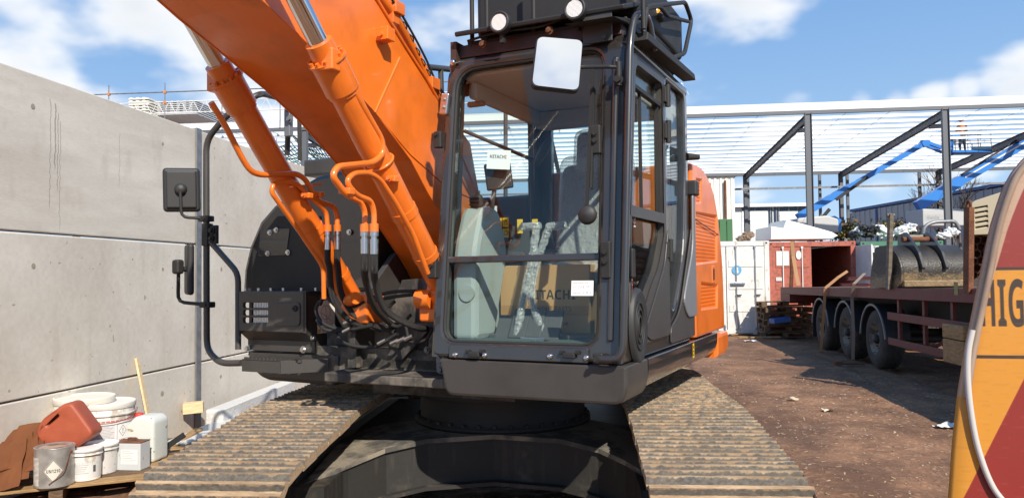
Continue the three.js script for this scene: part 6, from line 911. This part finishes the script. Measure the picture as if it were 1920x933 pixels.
// ---------- van corner in the foreground ----------
{
  const o = depthAt(1790, 840, 1.5), f = new Frame(o.x, o.z, 12), E2 = [[1958, 262], [1920, 300], [1896, 330], [1880, 366], [1862, 424], [1846, 500], [1830, 578], [1815, 650], [1800, 745], [1790, 840], [1783, 940], [1779, 1040]].map(([a, b]) => f.onZ(a, b, 0)), top = E2[0][1], bot = E2[E2.length - 1][1];
  const t = thing('van', 'rear corner of a red and yellow chevroned highways van', 'van', f.o.toArray(), f.yaw);
  // skin: rows follow the corner outline, columns go round the corner and across the rear
  const cols = [[1.1, -.9], [.55, -.45], [.16, -.15], [.05, -.065], [.012, -.035], [0, -.015], [.006, -.003], [.03, 0], [.07, 0], [.2, .002], [.4, .002], [.8, 0], [1.3, -.02], [1.7, -.05]], rows = 40, pos = [], uv = [], idx = [];
  const at = y => { for (let i = 0; i < E2.length - 1; i++) if (y <= E2[i][1] && y >= E2[i + 1][1]) { const k = (E2[i][1] - y) / (E2[i][1] - E2[i + 1][1]); return E2[i][0] + (E2[i + 1][0] - E2[i][0]) * k; } return E2[E2.length - 1][0]; };
  for (let r = 0; r <= rows; r++) { const y = top + (bot - top) * r / rows; cols.forEach(([x, z]) => { pos.push(at(y) + x, y, z); uv.push((at(y) + x + .1) / 1.9, (y - bot) / (top - bot)); }); }
  const nc = cols.length; for (let r = 0; r < rows; r++) for (let c = 0; c < nc - 1; c++) { const k = r * nc + c; idx.push(k, k + nc, k + 1, k + 1, k + nc, k + nc + 1); }
  const g = new THREE.BufferGeometry(); g.setAttribute('position', new THREE.Float32BufferAttribute(pos, 3)); g.setAttribute('uv', new THREE.Float32BufferAttribute(uv, 2)); g.setIndex(idx); g.computeVertexNormals();
  const hh = top - bot, yv = py => { const q = f.onZ(1860, py, 0); return 1 - (q[1] - bot) / hh; };   // fraction from the top
  const map = canvasTex(1536, 1024, (c, w, h) => {
    const Y = py => yv(py) * h, m = w / 1.9; c.fillStyle = '#852a22'; c.fillRect(0, 0, w, h); c.fillStyle = '#c6852b'; c.fillRect(0, Y(505), w, h);
    c.fillStyle = '#3a2c24'; c.fillRect(0, Y(505) - 5, w, 7); const x0 = m * .1 + (f.onZ(1836, 560, 0)[0]) * m; c.font = `bold ${Math.round((Y(612) - Y(522)) * 1.36)}px sans-serif`; c.save(); c.translate(x0, Y(612)); c.scale(.22, 1); c.fillText('HIGHWAY MAINTENANCE', 0, 0); c.restore();
    c.fillRect(0, Y(668) - 3, w, 8); c.fillStyle = '#86271f'; const bx0 = (.045 + f.onZ(1802, 933, 0)[0]) * m; for (let k = -2; k < 6; k++) { const b = bx0 + k * .30 * m; c.beginPath(); c.moveTo(b, h + 20); c.lineTo(b + .15 * m, h + 20); c.lineTo(b + .34 * m, Y(672)); c.lineTo(b + .19 * m, Y(672)); c.fill(); }
    { const ex_ = y => (at(y) + .1) * m, row = y => (1 - (y - bot) / hh) * h; c.fillStyle = '#b0917a'; c.beginPath(); const ys = []; for (let k = 0; k <= 20; k++) ys.push(top + (bot - top) * k / 20 * .62); ys.forEach((y, i) => c[i ? 'lineTo' : 'moveTo'](ex_(y), row(y))); ys.reverse().forEach((y, i) => c.lineTo(ex_(y) + m * (.004 + .036 * (y - ys[0]) / (top - ys[0] + 1e-6)), row(y))); c.fill(); }
    for (let i = 0; i < 5000; i++) { const a = (i * 7919) % 10007 / 10007, b = (i * 6151) % 9973 / 9973; c.fillStyle = i % 3 ? 'rgba(90,70,50,.07)' : 'rgba(225,210,190,.06)'; c.fillRect(a * w, b * h, 3 + (i % 9) * 2, 2 + (i % 5)); }
  });
  part('rear_panel', [g], phy([1, 1, 1], { roughness: .45, clearcoat: .3, clearcoatRoughness: .35, map }), t, { uv: true });
  part('body_shell', [box(.75, 1.6, bot, top - .15, -.5, -.12)], std([.35, .05, .03], .6), t);
  const st = [[1820, 618], [1813, 655], [1811, 700], [1817, 770], [1832, 845], [1860, 915], [1888, 950]].map(([a, b]) => { const q = f.onZ(a, b, .008); return [q[0] + .004, q[1], .008]; }); part('weather_strip', [hose(st, .0055, 60, 10)], std([.52, .49, .46], .7), t);
  part('edge_moulding', [hose(E2.slice(0, 9).map(p => [p[0] + .012, p[1], .0]), .0065, 60, 10)], std([1, 1, 1], .6, 0, { map: tex(128, (u, v) => mixc([.46, .37, .31], [.66, .58, .51], tf(u, v, 5, 5, 490)), true, .3) }), t);
}
// litter on the ground
{
  const paper = (px, py, s, label, col) => { const p = groundAt(px, py), g = turn(clean(new THREE.PlaneGeometry(s, s * .6, 8, 6)), -Math.PI / 2), a = g.attributes.position; for (let k = 0; k < a.count; k++) a.setY(k, .035 + .07 * fbm3(a.getX(k) * 9 + px, a.getZ(k) * 9, 3, 3)); g.computeVertexNormals(); tag(part('paper_scrap', [g.translate(p.x, groundHeight(p.x, p.z), p.z)], std(col, .8), scene), label, 'litter'); };
  paper(1776, 801, .26, 'crumpled white paper scrap on the dirt near the van', [.72, .70, .62]); paper(1556, 771, .17, 'pale yellowish paper scrap in the middle of the dirt yard', [.66, .58, .42]); paper(1407, 640, .3, 'pale blue plastic scrap on the dirt near the pallets', [.5, .56, .6]); paper(1490, 752, .12, 'small torn cardboard piece on the dirt by the track', [.5, .4, .27]);
}
const renderer = new THREE.WebGLRenderer({ antialias: true });
renderer.setSize(1024, 497); renderer.shadowMap.enabled = true; renderer.toneMapping = THREE.LinearToneMapping; renderer.toneMappingExposure = EXPOSURE;
renderer.render(scene, camera);
